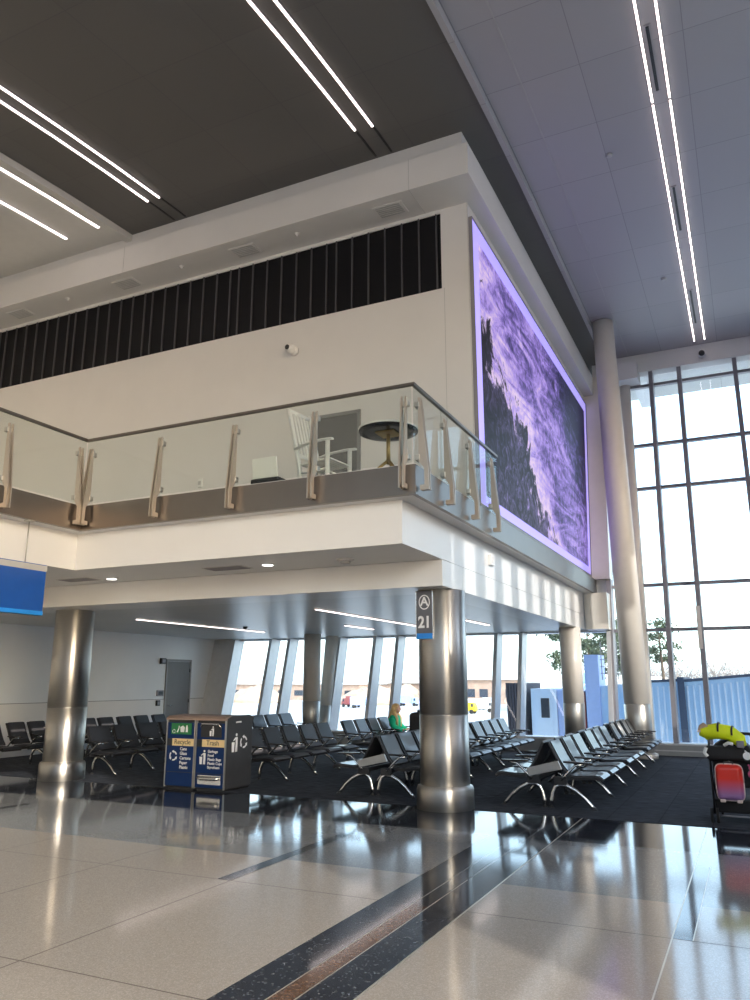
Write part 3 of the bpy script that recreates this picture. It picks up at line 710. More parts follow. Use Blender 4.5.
def gpanel(x0, y0, x1, y1, off):
    m = MB(); a = .011
    m.box(min(x0,x1)-RX-(a if x0 == x1 else 0), max(x0,x1)-RX+(a if x0 == x1 else 0), min(y0,y1)-RY-(a if y0 == y1 else 0), max(y0,y1)-RY+(a if y0 == y1 else 0), 4.20-RZ, HT-RZ)
    obj('glass_panel', m, M['railglass'], t)
gx = [-8.70, -7.25, -5.98, -4.74, -3.42]
for a, b in zip(gx, gx[1:]): gpanel(a+.008, 8.20, b-.008, 8.20, 0)
gy = [8.21, 9.15, 10.16, 11.2, 11.66]
for a, b in zip(gy, gy[1:]): gpanel(-3.40, a+.008, -3.40, b-.008, 0)
gl = [8.18, 6.8, 5.55, 4.3, 3.0]
for a, b in zip(gl, gl[1:]): gpanel(-8.71, b+.008, -8.71, a-.008, 0)
m = MB()
m.box(-8.735-RX, -3.375-RX, 8.175-RY, 8.225-RY, HT-RZ, HT+.04-RZ); m.box(-3.425-RX, -3.375-RX, 8.225-RY, 11.67-RY, HT-RZ, HT+.04-RZ); m.box(-8.735-RX, -8.685-RX, 3.-RY, 8.175-RY, HT-RZ, HT+.04-RZ)
obj('handrail', m, M['steel_dark'], t, bevel=.006)

# ------------------------------------------------------------------ balcony furniture
def rocking_chair(loc, rz):
    t = thing('rocking_chair', 'white slat-back wooden rocking chair on the balcony', 'rocking chair', loc, rz)
    def tb(nm, pts, r, n=8, mt='whitewood', **k):
        m = MB(); m.tube(pts, r, n, **k); return obj(nm, m, M[mt], t)
    for s in (-.27, .27):
        tb('rocker', [(.52,s,.08),(.35,s,.03),(.1,s,.005),(-.2,s,.015),(-.45,s,.07),(-.62,s,.14)], .02)
        tb('front_leg', [(.27,s,.03),(.27,s,.68)], .032)
        tb('back_post', [(-.17,s*.93,.02),(-.22,s*.93,.42),(-.44,s*.93,1.30)], [.03,.032,.022])
        tb('armrest', [(-.28,s,.64),(-.05,s*1.05,.69),(.2,s*1.06,.70),(.36,s*1.06,.69)], .028, sq=(1.3,.6))
        for z in (.16, .28): tb('stretcher', [(.27,s,z+.02),(-.19,s*.93,z)], .013)
    for z in (.14, .26): tb('stretcher', [(.27,-.27,z),(.27,.27,z)], .013)
    tb('stretcher', [(-.19,-.25,.2),(-.19,.25,.2)], .013)
    m = MB()
    for k in range(10):
        x = -.20 + .05*k; m.box(x, x+.042, -.26, .26, .405+.06*(x+.2), .425+.06*(x+.2))
    obj('seat', m, M['whitewood'], t)
    for z, x in ((1.24,-.425), (.56,-.258)):
        tb('back_rail', [(x,-.25,z),(x-.02,0,z+.015),(x,.25,z)], .026, sq=(.5,1.3))
    for k in range(6):
        y = -.19+.076*k; tb('back_slat', [(-.27,y,.57),(-.35,y,.9),(-.435,y,1.25)], .015, sq=(1.4,.5))
    return t
rocking_chair((-5.10, 9.0, 4.13), R(-6))
t = thing('bistro_table', 'round black table on a brass tripod at the balcony corner', 'table', (-3.98, 8.74, 4.10))
m = MB(); m.lathe([(.29,.695),(.385,.705),(.39,.725),(.385,.74)], (0,0,0), 48); obj('tabletop', m, M['tabletop'], t)
m = MB(); m.lathe([(.386,.725),(.392,.73),(.392,.752),(.0,.752)], (0,0,0), 48); obj('top_rim', m, M['whitewood'], t)
m = MB(); m.tube([(0,0,.28),(0,0,.695)], .026, 12); obj('pedestal', m, M['gold'], t)
m = MB(); m.box(-.13,.13,-.13,.13,.68,.697); obj('mounting_plate', m, M['gold'], t)
for k in range(3):
    a = R(200+120*k); m = MB(); m.tube([(0,0,.33),(.10*math.cos(a),.10*math.sin(a),.25),(.36*math.cos(a),.36*math.sin(a),.012)], .02, 8); obj('leg', m, M['gold'], t)
t = thing('lounge_chair', 'low chair seen from behind, white back and black seat, left of the rocking chair', 'chair', (-5.74, 8.78, 4.10), R(90))
m = MB(); m.prism([(-.21,-.20,.25),(-.21,.20,.25),(-.25,.195,.53),(-.25,-.195,.53)], (-.03,0,0)); obj('backrest', m, M['whitewood'], t, bevel=.008)
m = MB(); m.box(-.25,.2,-.23,.23,.17,.25); obj('seat', m, M['fabric'], t, bevel=.02)
for sx in (-.2,.16):
    for sy in (-.19,.19): m = MB(); m.tube([(sx,sy,0),(sx,sy,.18)], .014, 8); obj('leg', m, M['chrome'], t)

# ------------------------------------------------------------------ hanging signs
t = thing('hanging_sign', 'blue illuminated sign hanging under the balcony wing at far left', 'sign', (-8.71, 7.66, 2.53))
m = MB(); m.box(-.09,.0,-3.2,0,.0,.69); obj('panel', m, M['signblue'], t)
m = MB(); m.box(-.1,.006,-3.21,.01,.60,.68); obj('header', m, M['signgrey'], t)
m = MB(); m.box(-.095,.005,-3.205,.005,.0,.055); obj('light_strip', m, M['signblue2'], t)
for y in (-.33,-2.8):
    m = MB(); m.tube([(-.04,y,.68),(-.04,y,1.26)], .008, 8); obj('hanger_rod', m, M['sleeve'], t)
    m = MB(); m.lathe([(.07,1.255),(.07,1.27)], (-.04,y,0), 16); obj('ceiling_disc', m, M['sleeve'], t)
t = thing('gate_sign', 'grey blade sign reading A 21 on the steel column', 'sign', (-4.135, 10.0, 2.22))
m = MB(); m.box(0,.235,0,.05,0,.66); obj('panel', m, M['gate_sign'], t, bevel=.004)
m = MB(); m.box(-.012,0,-.004,.054,-.004,.664); m.box(.235,.247,-.004,.054,-.004,.664); obj('edge_trim', m, M['chrome'], t)
m = MB(); m.box(.0,.235,-.004,.01,0,.075); obj('blue_band', m, M['signblue2'], t)
m = MB()
for k in range(28):
    a, b = 2*PI*k/28, 2*PI*(k+1)/28
    m.hexa([(.118+r*math.cos(q),-.003,.50+1.25*r*math.sin(q)) for r, q in ((.082,a),(.082,b),(.070,b),(.070,a))],
           [(.118+r*math.cos(q),.0,.50+1.25*r*math.sin(q)) for r, q in ((.082,a),(.082,b),(.070,b),(.070,a))])
obj('circle', m, M['ink'], t)
text('lettering', 'A', .17, M['ink'], t, (.118,-.003,.505), (R(90),0,0), bold=.004)
text('lettering', '21', .22, M['ink'], t, (.118,-.003,.22), (R(90),0,0), sx=.85, bold=.007)
m = MB(); m.tube([(.2,.03,.1),(.25,.12,.1)], .014); m.tube([(.2,.03,.56),(.25,.12,.56)], .014); obj('bracket', m, M['sleeve'], t)

# ------------------------------------------------------------------ beam seating
def seat_meshes(W=.30):
    def shell(prof, th, w):
        m = MB(); n = len(prof)
        top = prof; bot = [(x-th*dx, z-th*dz) for (x, z), (dx, dz) in zip(prof, norms(prof))]
        ring = top + bot[::-1]
        m.prism([(x, -w, z) for x, z in ring], (0, 2*w, 0))
        return m
    def norms(p):
        o = []
        for i in range(len(p)):
            a = Vector(p[max(i-1,0)]); b = Vector(p[min(i+1,len(p)-1)]); d = (b-a).normalized(); o.append((-d.y*-1 if False else d.y*-1*-1, -d.x*-1*-1*-1) if False else (d.y*-1, d.x)); 
        # make normals point forward/up
        return [(-x, -z) if (x < 0 and z < 0) or (x <= 0 and abs(x) > abs(z)) else (x, z) for x, z in o]
    back = [(.045,.845),(.07,.80),(.105,.73),(.15,.64),(.215,.53),(.285,.45)]
    pad = [(x+.012, z+.004) for x, z in back]
    b = shell(back, .028, W); bk = b.mesh('backrest', M['black'])
    p = shell([(x+.014, z+.006) for x, z in back[:]], .016, W-.045); pd = p.mesh('back_pad', M['leather'])
    pan = [(.30,.415),(.38,.402),(.50,.408),(.62,.418),(.70,.412),(.74,.385)]
    s = shell(pan, .04, W); st = s.mesh('seat', M['black'])
    q = shell([(x, z+.016) for x, z in pan[:-1]] + [(.745,.392)], .018, W-.03); sp = q.mesh('seat_pad', M['leather'])
    a = MB(); a.hexa([(.24,-.03,.585),(.62,-.035,.575),(.62,.035,.575),(.24,.03,.585)], [(.24,-.03,.61),(.62,-.035,.60),(.62,.035,.60),(.24,.03,.61)]); am = a.mesh('armrest', M['arm'])
    a = MB(); a.tube([(.20,0,.36),(.27,0,.44),(.40,0,.56),(.52,0,.578)], .017, 8); asu = a.mesh('arm_support', M['chrome'])
    l = MB(); pts = [(.045,0,.012),(.055,0,.10),(.075,0,.20),(.11,0,.27),(.17,0,.305),(.26,0,.295),(.38,0,.235),(.49,0,.145),(.57,0,.055),(.615,0,.012)]
    l.tube(pts, [.026,.025,.025,.026,.028,.028,.026,.024,.022,.022], 10, sq=(.85,1.15)); lm = l.mesh('leg', M['chrome'])
    f = MB(); f.lathe([(.035,.0),(.035,.012),(.02,.02)], (.045,0,0), 12); f.lathe([(.035,.0),(.035,.012),(.02,.02)], (.615,0,0), 12); fm = f.mesh('foot_pad', M['black'])
    k = MB(); k.box(.10,.27,-.03,.03,.30,.40); km = k.mesh('bracket', M['black'])
    return dict(bk=bk, pd=pd, st=st, sp=sp, am=am, asu=asu, lm=lm, fm=fm, km=km)
SMS = {}
def seat_set(p):
    k = round(min(.30, p/2-.035), 3)
    if k not in SMS: SMS[k] = seat_meshes(k)
    return SMS[k]
def bench(x, ys, legs, label, facing=1, console=False, noarm=()):
    """row of linked seats along Y; x is the back-to-back line, facing +X (1) or -X (-1)"""
    y0 = min(ys); hw = min(b-a for a, b in zip(ys, ys[1:])); SM = seat_set(hw)
    t = thing('beam_seating', label, 'airport bench', (x, y0, 0), 0 if facing > 0 else PI, 'rows of black gate seating')
    f = lambda y: (y-y0)*facing
    for y in ys:
        o = link('backrest', SM['bk'], t, (0, f(y), 0), .006); link('back_pad', SM['pd'], o)
        o = link('seat', SM['st'], t, (0, f(y), 0), .006); link('seat_pad', SM['sp'], o)
    arms = []
    for i, y in enumerate(ys):
        if i == 0 or y-ys[i-1] > .9: arms.append(y-hw/2)
        arms.append(y+hw/2 if i == len(ys)-1 or ys[i+1]-y > .9 else (y+ys[i+1])/2)
    for y in arms:
        o = link('armrest', SM['am'], t, (0, f(y), 0), .008); link('arm_support', SM['asu'], o)
    for y in legs:
        o = link('leg', SM['lm'], t, (0, f(y), 0)); link('foot_pad', SM['fm'], o); link('bracket', SM['km'], o)
    a, b = sorted((f(min(min(ys)-.3, min(legs))), f(max(max(ys)+.3, max(legs)))))
    m = MB(); m.box(.155, .225, a, b, .325, .385); obj('beam', m, M['black'], t, bevel=.006)
    if console:
        m = MB(); m.hexa([(-.24,f(y0)-.37,.40),(.22,f(y0)-.37,.50),(.22,f(y0)-.33,.50),(-.24,f(y0)-.33,.40)], [(-.27,f(y0)-.37,.50),(.17,f(y0)-.37,.61),(.17,f(y0)-.33,.61),(-.27,f(y0)-.33,.50)])
        obj('end_plate', m, M['grey_plate'], t, bevel=.005)
    return t
A = -2.66; B = -5.22
bench(A, [11.3,12.05,12.75], [10.98,12.35], 'bench facing the tall windows, nearest of the right-hand double row', 1, True)
bench(A, [13.7,14.42,15.14], [13.72,15.1], 'bench facing the tall windows, middle of the right-hand double row', 1)
bench(A, [16.2,16.92,17.64,18.2], [16.4,17.8], 'bench facing the tall windows, farthest of the right-hand double row', 1)
bench(A, [11.3,12.05,12.75], [11.0,12.35], 'bench facing the steel column, nearest of the right-hand double row', -1)
bench(A, [13.7,14.42,15.14], [13.72,15.1], 'bench facing the steel column side, middle of the right-hand double row', -1)
bench(A, [16.2,16.92,17.64,18.2], [16.4,17.8], 'bench facing the steel column side, farthest of the right-hand double row', -1)
bench(B, [11.25,11.9,12.55], [10.95,12.25], 'bench facing right, nearest of the double row left of the steel column', 1, True)
bench(B, [13.5,14.15,14.8], [13.6,14.7], 'bench facing right, hidden mostly behind the steel column', 1)
bench(B, [15.5,16.1,16.7,17.3], [15.6,17.2], 'bench facing right whose seats show just right of the steel column', 1)
bench(B, [11.25,11.9,12.55], [10.95,12.25], 'bench facing left, nearest of the double row left of the steel column', -1)
bench(B, [13.5,14.15,14.8], [13.6,14.7], 'bench facing left, second in the double row left of the steel column', -1)
bench(B, [15.5,16.1,16.7,17.3], [15.6,17.2], 'bench facing left, last in the double row left of the steel column', -1)
Cx = -7.95
bench(Cx, [11.55,12.18,12.8,13.43,14.06], [11.9,12.9,13.8], 'five-seat bench just right of the trash bin', 1)
bench(Cx, [15.15,15.75,16.35,16.95,17.55], [15.2,16.4,17.5], 'bench holding the seated person in green', 1)
E_ = -11.12
bench(E_, [11.25,11.9,12.55,13.2], [11.2,12.2,13.2], 'bench between the left steel column and the recycling bin', 1)
bench(E_, [14.4,15.05,15.75], [14.5,15.6], 'bench behind the bins, middle of its row', 1)
bench(E_, [16.45,17.1,17.75], [16.5,17.6], 'bench behind the bins, the two seat backs by the slanted windows', 1)
W_ = -13.62
bench(W_, [10.4,10.95,11.54,12.05], [10.5,12.0], 'bench along the left wall, left of the left steel column', 1)
bench(W_, [13.45,14.0,14.6,15.18,15.8], [13.5,15.2], 'bench along the left wall, just right of the left steel column', 1)

# ------------------------------------------------------------------ bins
def arc_icon(m, cx, cz, r, th, n=3, y=0):
    for k in range(n):
        a0 = 2*PI*k/n + .3; a1 = 2*PI*(k+1)/n - .62
        for j in range(5):
            a, b = a0+(a1-a0)*j/5, a0+(a1-a0)*(j+1)/5
            m.hexa([(cx+q*math.cos(p), y, cz+q*math.sin(p)) for q, p in ((r,a),(r,b),(r-th,b),(r-th,a))], [(cx+q*math.cos(p), y+.003, cz+q*math.sin(p)) for q, p in ((r,a),(r,b),(r-th,b),(r-th,a))])
        c, sn = math.cos(a1), math.sin(a1); tx, tz = -sn, c; rm = r-th/2
        p = [(cx+(rm+th*1.1)*c, cz+(rm+th*1.1)*sn), (cx+(rm-th*1.1)*c, cz+(rm-th*1.1)*sn), (cx+rm*c+tx*th*1.7, cz+rm*sn+tz*th*1.7)]
        m.prism([(q[0], y, q[1]) for q in p], (0,.003,0))
def person_icon(m, cx, cz, s, y=0):
    for k in range(10):
        pass
    pts = [(cx+.02*s+.022*s*math.cos(2*PI*k/12), y, cz+.125*s+.022*s*math.sin(2*PI*k/12)) for k in range(12)]; m.prism(pts, (0,.003,0))
    m.prism([(cx-.005*s,y,cz+.09*s),(cx+.05*s,y,cz+.09*s),(cx+.05*s,y,cz-.02*s),(cx+.045*s,y,cz-.12*s),(cx+.028*s,y,cz-.12*s),(cx+.024*s,y,cz-.03*s),(cx+.014*s,y,cz-.12*s),(cx-.004*s,y,cz-.12*s),(cx+.004*s,y,cz)], (0,.003,0))
    m.prism([(cx-.005*s,y,cz+.09*s),(cx-.055*s,y,cz+.05*s),(cx-.05*s,y,cz+.035*s),(cx,y,cz+.065*s)], (0,.003,0))
    m.prism([(cx-.095*s,y,cz+.02*s),(cx-.025*s,y,cz+.02*s),(cx-.033*s,y,cz-.12*s),(cx-.087*s,y,cz-.12*s)], (0,.003,0))
def bin_(x, kind, label):
    t = thing('recycling_bin' if kind == 'r' else 'trash_bin', label, 'bin', (x, 10.28, 0))
    w, d, h = .575, .72, 1.05
    m = MB(); m.box(0, w, .02, d, 0.03, h); obj('body', m, M['bin_body'], t, bevel=.012)
    m = MB(); m.box(.03, w-.03, .05, d-.03, 0, .03); obj('plinth', m, M['black'], t)
    m = MB(); m.prism([(-.006,-.02,h),(-.006,d+.01,h),(-.006,d+.01,h+.05),(-.006,d*.6,h+.075),(-.006,.05,h+.065),(-.006,-.02,h+.03)], (w+.012,0,0)); obj('lid', m, [M['bin_top']], t, bevel=.006)
    m = MB(); m.box(.018, w-.018, 0, .022, .05, h-.04); obj('front_door', m, M['blue'], t, bevel=.006)
    for xa in (0, w-.018): m = MB(); m.box(xa,xa+.018,-.006,.022,.03,h); obj('corner_trim', m, M['sleeve'], t)
    m = MB(); m.box(.03,w-.03,-.004,.0,.255,.262); obj('panel_joint', m, M['ink_black'], t)
    m = MB(); m.box(.13,w-.02,-.008,.0,.655,.765); obj('name_plate', m, M['tanlabel'], t)
    m = MB(); m.box(.03,.13,-.008,.0,.655,.765); obj('latch', m, M['black'], t)
    if kind == 'r':
        text('lettering', 'Recycle', .105, M['ink_black'], t, (.335,-.009,.713), (R(90),0,0))
        m = MB(); m.box(.10,.50,-.008,0,.83,1.0); obj('green_window', m, M['green'], t)
        m = MB()
        arc_icon(m, .155, .875, .03, .008, 3, -.012)
        m.prism([(.21,-.012,.86),(.235,-.012,.86),(.26,-.012,.92),(.265,-.012,.96),(.25,-.012,.96),(.245,-.012,.925)], (0,.003,0))
        m.prism([(.29,-.012,.865),(.36,-.012,.865),(.37,-.012,.94),(.33,-.012,.965),(.28,-.012,.94)], (0,.003,0))
        m.prism([(.39,-.012,.865),(.43,-.012,.865),(.43,-.012,.93),(.42,-.012,.97),(.40,-.012,.97),(.39,-.012,.93)], (0,.003,0))
        obj('pictograms', m, M['ink'], t)
        m = MB(); arc_icon(m, .16, .50, .075, .022, 3, -.004); obj('recycling_symbol', m, M['ink'], t)
        text('lettering', 'Cans\nGlass\nCartons\nPaper\nPlastic', .066, M['ink'], t, (.29,-.003,.47), (R(90),0,0), 'LEFT', .001, bold=.001)
    else:
        text('lettering', 'Trash', .105, M['ink_black'], t, (.335,-.009,.713), (R(90),0,0))
        m = MB(); m.box(.10,w-.08,-.006,0,.80,1.0); obj('chute', m, M['black'], t)
        m = MB(); m.tube([(.10,-.012,.96),(.13,-.03,1.0),(.45,-.03,1.0),(.50,-.012,.93)], .013, 8); obj('chute_handle', m, M['chrome'], t)
        m = MB(); person_icon(m, .32, .885, .55, -.009); obj('litter_symbol', m, M['ink'], t)
        m = MB(); person_icon(m, .165, .49, .8, -.004); obj('litter_symbol', m, M['ink'], t)
        text('lettering', 'Garbage\nFood\nPlastic Bags\nPlastic Cups\nStyrofoam', .056, M['ink'], t, (.245,-.003,.47), (R(90),0,0), 'LEFT', .001, bold=.001)
        m = MB(); m.tube([(.09,-.012,.20),(.16,-.05,.19),(.42,-.05,.19),(.50,-.012,.20)], .028, 10); m.box(.07,.51,-.006,0,.10,.235); obj('foot_pedal', m, M['chrome'], t)
        s = MB(); person_icon(s, .24, .70, 1.05, 0); arc_icon(s, .46, .71, .095, .028, 3, 0)
        o = obj('side_symbols', s, M['ink'], t, (w+.002, .02, 0)); o.rotation_euler = (0,0,R(90))
        m = MB(); m.tube([(w+.002,.25,1.02),(w+.02,.27,1.025),(w+.02,.36,1.025),(w+.002,.38,1.02)], .012, 8); obj('side_latch', m, M['ink'], t)
        m = MB(); m.prism([(w,.02,h-.02),(w,d,h-.02),(w,d,h+.03),(w,d*.85,h+.075),(w,d*.2,h+.075),(w,.02,h+.03)], (.012,0,0)); obj('side_cap', m, M['bin_body'], t)
    return t
bin_(-8.63, 'r', 'blue-fronted bin labelled Recycle, left of the pair')
bin_(-8.04, 't', 'blue-fronted bin labelled Trash, right of the pair')

# ------------------------------------------------------------------ seated person, bag
def skin_body(name, verts, edges, radii, mt, parent, sub=2):
    me = bpy.data.meshes.new(name); me.from_pydata(verts, edges, []); me.update()
    o = link(name, me, parent); me.materials.append(mt)
    s = o.modifiers.new('skin', 'SKIN'); s.use_smooth_shade = True
    for v, r in zip(me.skin_vertices[0].data, radii): v.radius = (r, r)
    me.skin_vertices[0].data[0].use_root = True
    if sub: q = o.modifiers.new('sub', 'SUBSURF'); q.levels = q.render_levels = sub
    return o
t = thing('person', 'person in a green jacket with long blonde hair seated near the windows', 'person', (-7.60, 17.05, 0)); t.scale = (.88, .88, .86)
V = [(0,0,.52),(-.02,0,.66),(-.03,0,.82),(-.02,0,.96),(0,0,1.03),(.01,0,1.10),(.03,0,1.17),   # pelvis to head base
     (-.03,.17,.95),(.02,.22,.76),(.20,.17,.66),(.30,.12,.67),                                    # arm A
     (-.03,-.17,.95),(.02,-.22,.76),(.20,-.17,.66),(.30,-.12,.67),                                # arm B
     (.04,.10,.50),(.42,.11,.52),(.46,.11,.10),(.58,.11,.05),
     (.04,-.10,.50),(.42,-.11,.52),(.46,-.11,.10),(.58,-.11,.05)]
E2 = [(0,1),(1,2),(2,3),(3,4),(4,5),(5,6),(3,7),(7,8),(8,9),(9,10),(3,11),(11,12),(12,13),(13,14),(0,15),(15,16),(16,17),(17,18),(0,19),(19,20),(20,21),(21,22)]
RR = [.13,.12,.125,.10,.055,.05,.06,.042,.036,.036,.033,.042,.036,.036,.033,.09,.065,.045,.035,.09,.065,.045,.035]
body = skin_body('body', V, E2, RR, M['skin'], t)
m = MB(); m.ball((.04,0,1.20), (.095,.078,.115), 20, 14); m.ball((.132,0,1.19), (.02,.014,.022), 10, 8)
m.ball((.035,.077,1.19), (.018,.012,.03), 8, 6); m.ball((.035,-.077,1.19), (.018,.012,.03), 8, 6)
obj('head', m, M['skin'], t)
m = MB()
for s in (-1, 1): m.ball((.122, s*.032, 1.215), (.012,.015,.009), 8, 6)
obj('eye', m, M['ink_black'], t)
m = MB(); m.ball((.128,0,1.135), (.01,.025,.008), 8, 6); obj('mouth', m, M['pink'], t)
m = MB(); m.ball((.0,0,1.235), (.115,.098,.11), 18, 12); m.tube([(-.05,0,1.24),(-.095,0,1.1),(-.13,0,.95),(-.15,0,.74)], [.085,.105,.11,.05], 14, sq=(1.1,.6))
for s in (-1, 1): m.tube([(.0,s*.085,1.24),(-.0,s*.10,1.08),(.06,s*.12,.95),(.10,s*.11,.74)], [.045,.055,.06,.02], 10)
obj('hair', m, M['hair'], t)
Jv = [V[1],V[2],V[3],V[7],V[8],V[9],V[11],V[12],V[13],(-.005,0,1.045),(.27,.135,.665),(.27,-.135,.665)]
skin_body('jacket', Jv, [(0,1),(1,2),(2,3),(3,4),(4,5),(2,6),(6,7),(7,8),(2,9),(5,10),(8,11)], [.15,.165,.155,.10,.08,.065,.10,.08,.065,.085,.05,.05], M['jacket'], t)
Tv = [V[0],V[15],V[16],V[17],V[19],V[20],V[21]]
skin_body('trousers', Tv, [(0,1),(1,2),(2,3),(0,4),(4,5),(5,6)], [.145,.105,.08,.06,.105,.08,.06], M['jeans'], t)
for s in (-1, 1):
    for k in range(4):
        y = s*.12 + (k-1.5)*.019; L = (.062,.075,.07,.055)[k]
        m = MB(); m.tube([(.315,y,.675),(.315+L*.5,y,.682),(.315+L,y,.665)], [.010,.009,.007], 8); obj('finger', m, M['skin'], t)
    m = MB(); m.tube([(.30,s*.12-s*.03,.675),(.335,s*.12-s*.055,.685),(.36,s*.12-s*.05,.68)], [.012,.010,.008], 8); obj('thumb', m, M['skin'], t)
    m = MB(); m.ball((.56,s*.11,.05), (.12,.05,.05), 14, 8); obj('shoe', m, M['black'], t)
# black bag standing on the seats left of the steel column
t = thing('backpack', 'black backpack on a seat beside the steel column', 'backpack', (-5.62, 13.62, .44), R(10))
m = MB(); m.box(-.14,.14,-.19,.19,0,.66); obj('bag', m, M['fabric'], t, bevel=.07, seg=4)
m = MB(); m.box(-.2,-.13,-.13,.13,.05,.28); obj('front_pocket', m, M['fabric'], t, bevel=.03, seg=3)
m = MB(); m.tube([(0,-.05,.65),(0,-.04,.70),(0,.04,.70),(0,.05,.65)], .012, 8); obj('handle', m, M['black'], t)
m = MB(); m.box(-.205,-.2,-.06,.06,.2,.23); obj('patch', m, M['grey_plate'], t)

# ------------------------------------------------------------------ stroller with luggage
t = thing('stroller', 'black folding stroller seen from behind at the right edge', 'stroller', (-.33, 10.95, 0))
def tb(nm, pts, r, mt, n=8, par=None): m = MB(); m.tube(pts, r, n); return obj(nm, m, M[mt], par or t)
for s in (-.25, .25):
    tb('frame', [(s,-.22,.10),(s,-.16,.45),(s,-.20,.80),(s*.96,-.30,1.02)], .014, 'black')
    tb('front_frame', [(s,-.17,.5),(s*.95,.15,.30),(s*.9,.42,.10)], .013, 'black')
    tb('side_brace', [(s,-.20,.22),(s*.9,.38,.16)], .010, 'black')
    for q in (-.032, .032):
        m = MB(); m.lathe([(.045,-.012),(.085,-.014),(.085,.014),(.045,.012)], (s+q,-.24,.085), 20, Matrix.Rotation(R(90),3,'Y')); w = obj('wheel', m, M['tyre'], t)
        m = MB(); m.lathe([(.044,-.008),(.044,.008)], (s+q,-.24,.085), 16, Matrix.Rotation(R(90),3,'Y')); obj('hub', m, M['alu_dark'], w)
        m = MB(); m.lathe([(.04,-.012),(.075,-.014),(.075,.014),(.04,.012)], (s*.9+q,.44,.075), 20, Matrix.Rotation(R(90),3,'Y')); obj('wheel', m, M['tyre'], t)
tb('handlebar', [(-.24,-.29,1.0),(-.22,-.33,1.04),(0,-.34,1.05),(.22,-.33,1.04),(.24,-.29,1.0)], .018, 'fabric')
tb('axle', [(-.27,-.24,.085),(.27,-.24,.085)], .01, 'alu_dark')
m = MB(); m.prism([(-.23,-.17,.80),(-.23,-.12,.40),(-.23,.22,.36),(-.23,.24,.40),(-.23,-.07,.46),(-.23,-.12,.80)], (.46,0,0)); obj('seat', m, M['fabric'], t, bevel=.015)
m = MB()
pts0 = []
for k in range(9):
    a = PI*k/8; pts0.append((-.27*math.cos(a), .70 + .27*math.sin(a)))
m.prism([(x,-.22,z) for x, z in pts0] , (0,.42,0)); obj('canopy', m, M['fabric'], t, bevel=.02)
m = MB(); m.hexa([(-.22,-.18,.11),(.22,-.18,.11),(.2,.3,.11),(-.2,.3,.11)], [(-.25,-.22,.27),(.25,-.22,.27),(.22,.34,.27),(-.22,.34,.27)]); obj('basket', m, M['fabric'], t, bevel=.02)
t = thing('suitcase', 'red and mauve hard-shell child suitcase hung on the back of the stroller', 'suitcase', (-.375, 10.53, .29))
m = MB(); m.box(-.145,.145,-.065,.065,0,.40); obj('shell', m, M['red'], t, bevel=.055, seg=5)
m = MB(); m.tube([(.149*math.copysign(min(1,abs(math.cos(a))**.35),math.cos(a)), .0, .20+.204*math.copysign(min(1,abs(math.sin(a))**.35),math.sin(a))) for a in [2*PI*k/48 for k in range(49)]], .009, 8); obj('zip', m, M['pale'], t)
tb('handle', [(-.05,0,.395),(-.045,0,.425),(.045,0,.425),(.05,0,.395)], .010, 'black', 8, t)
tb('pull_handle', [(-.02,.03,.395),(-.02,.03,.43),(.02,.03,.43),(.02,.03,.395)], .008, 'chrome', 8, t)
for s in (-.09,.09): m = MB(); m.box(s-.03,s+.03,-.05,.05,-.025,.01); obj('wheel_block', m, M['pale'], t, bevel=.01)
t = thing('duffel_bag', 'bright yellow-green bag lying on top of the stroller', 'bag', (-.42, 10.62, .935), R(-6))
m = MB(); m.tube([(-.22,0,.06),(-.20,0,.10),(-.05,0,.13),(.10,0,.11),(.20,0,.03),(.24,0,-.04)], [.045,.10,.11,.105,.095,.04], 18, sq=(1.0,.85)); obj('bag', m, M['hivis'], t)
m = MB()
for x, z, r in ((-.02,.13,.112),(.13,.09,.106)):
    m.tube([(x+.0,-.115*math.cos(a),z+.10*math.sin(a)) for a in [PI*k/8 for k in range(9)]], .012, 6)
obj('strap', m, M['black'], t)
m = MB(); m.box(.17,.25,-.11,-.06,-.05,.03); obj('buckle', m, M['alu_dark'], t, bevel=.01)
t = thing('folded_cloth', 'tan folded cloth standing up from the left end of the yellow-green bag', 'cloth', (-.60, 10.60, 1.045))
m = MB()
for q, (dx, dz) in enumerate(((0, 0), (.03, -.02))):
    m.prism([(-.09+dx,-.03+.04*q,.0),(.09+dx,-.03+.04*q,.01),(.055+dx,-.03+.04*q,.07+dz),(-.01+dx,-.03+.04*q,.12+dz),(-.06+dx,-.03+.04*q,.085+dz)], (0,.03,0))
obj('cloth', m, M['tanbag'], t, bevel=.012, seg=3)
m = MB(); m.box(-.085,.085,-.034,-.029,.012,.022); obj('hem', m, M['pale'], t)
t = thing('handbag', 'black bag with white trims hanging from the stroller handle', 'bag', (-.42, 10.60, .735))
m = MB(); m.box(-.20,.24,-.07,.07,0,.16); obj('bag', m, M['fabric'], t, bevel=.05, seg=4)
for p0 in ([(-.18,-.08,.14),(-.20,-.09,.08),(-.17,-.09,.04)], [(.02,-.08,.17),(.07,-.09,.20),(.12,-.08,.19)]):
    m = MB(); m.tube(p0, .02, 8); obj('white_trim', m, M['ink'], t)
m = MB(); m.lathe([(.045,0),(.045,.012)], (.26,-.09,.06), 20, Matrix.Rotation(R(90),3,'X')); m.tube([(.24,-.09,.12),(.26,-.09,.10)], .008); obj('tag', m, M['ink'], t)
t = thing('toy', 'small pink soft toy clipped to the stroller side', 'toy', (-.13, 10.62, .58))
m = MB(); m.ball((0,0,0), (.045,.04,.05)); obj('body', m, M['pink'], t)
m = MB(); m.ball((0,0,.07), .03); m.ball((-.025,0,.1), .012); m.ball((.025,0,.1), .012); obj('head', m, M['pink'], t)

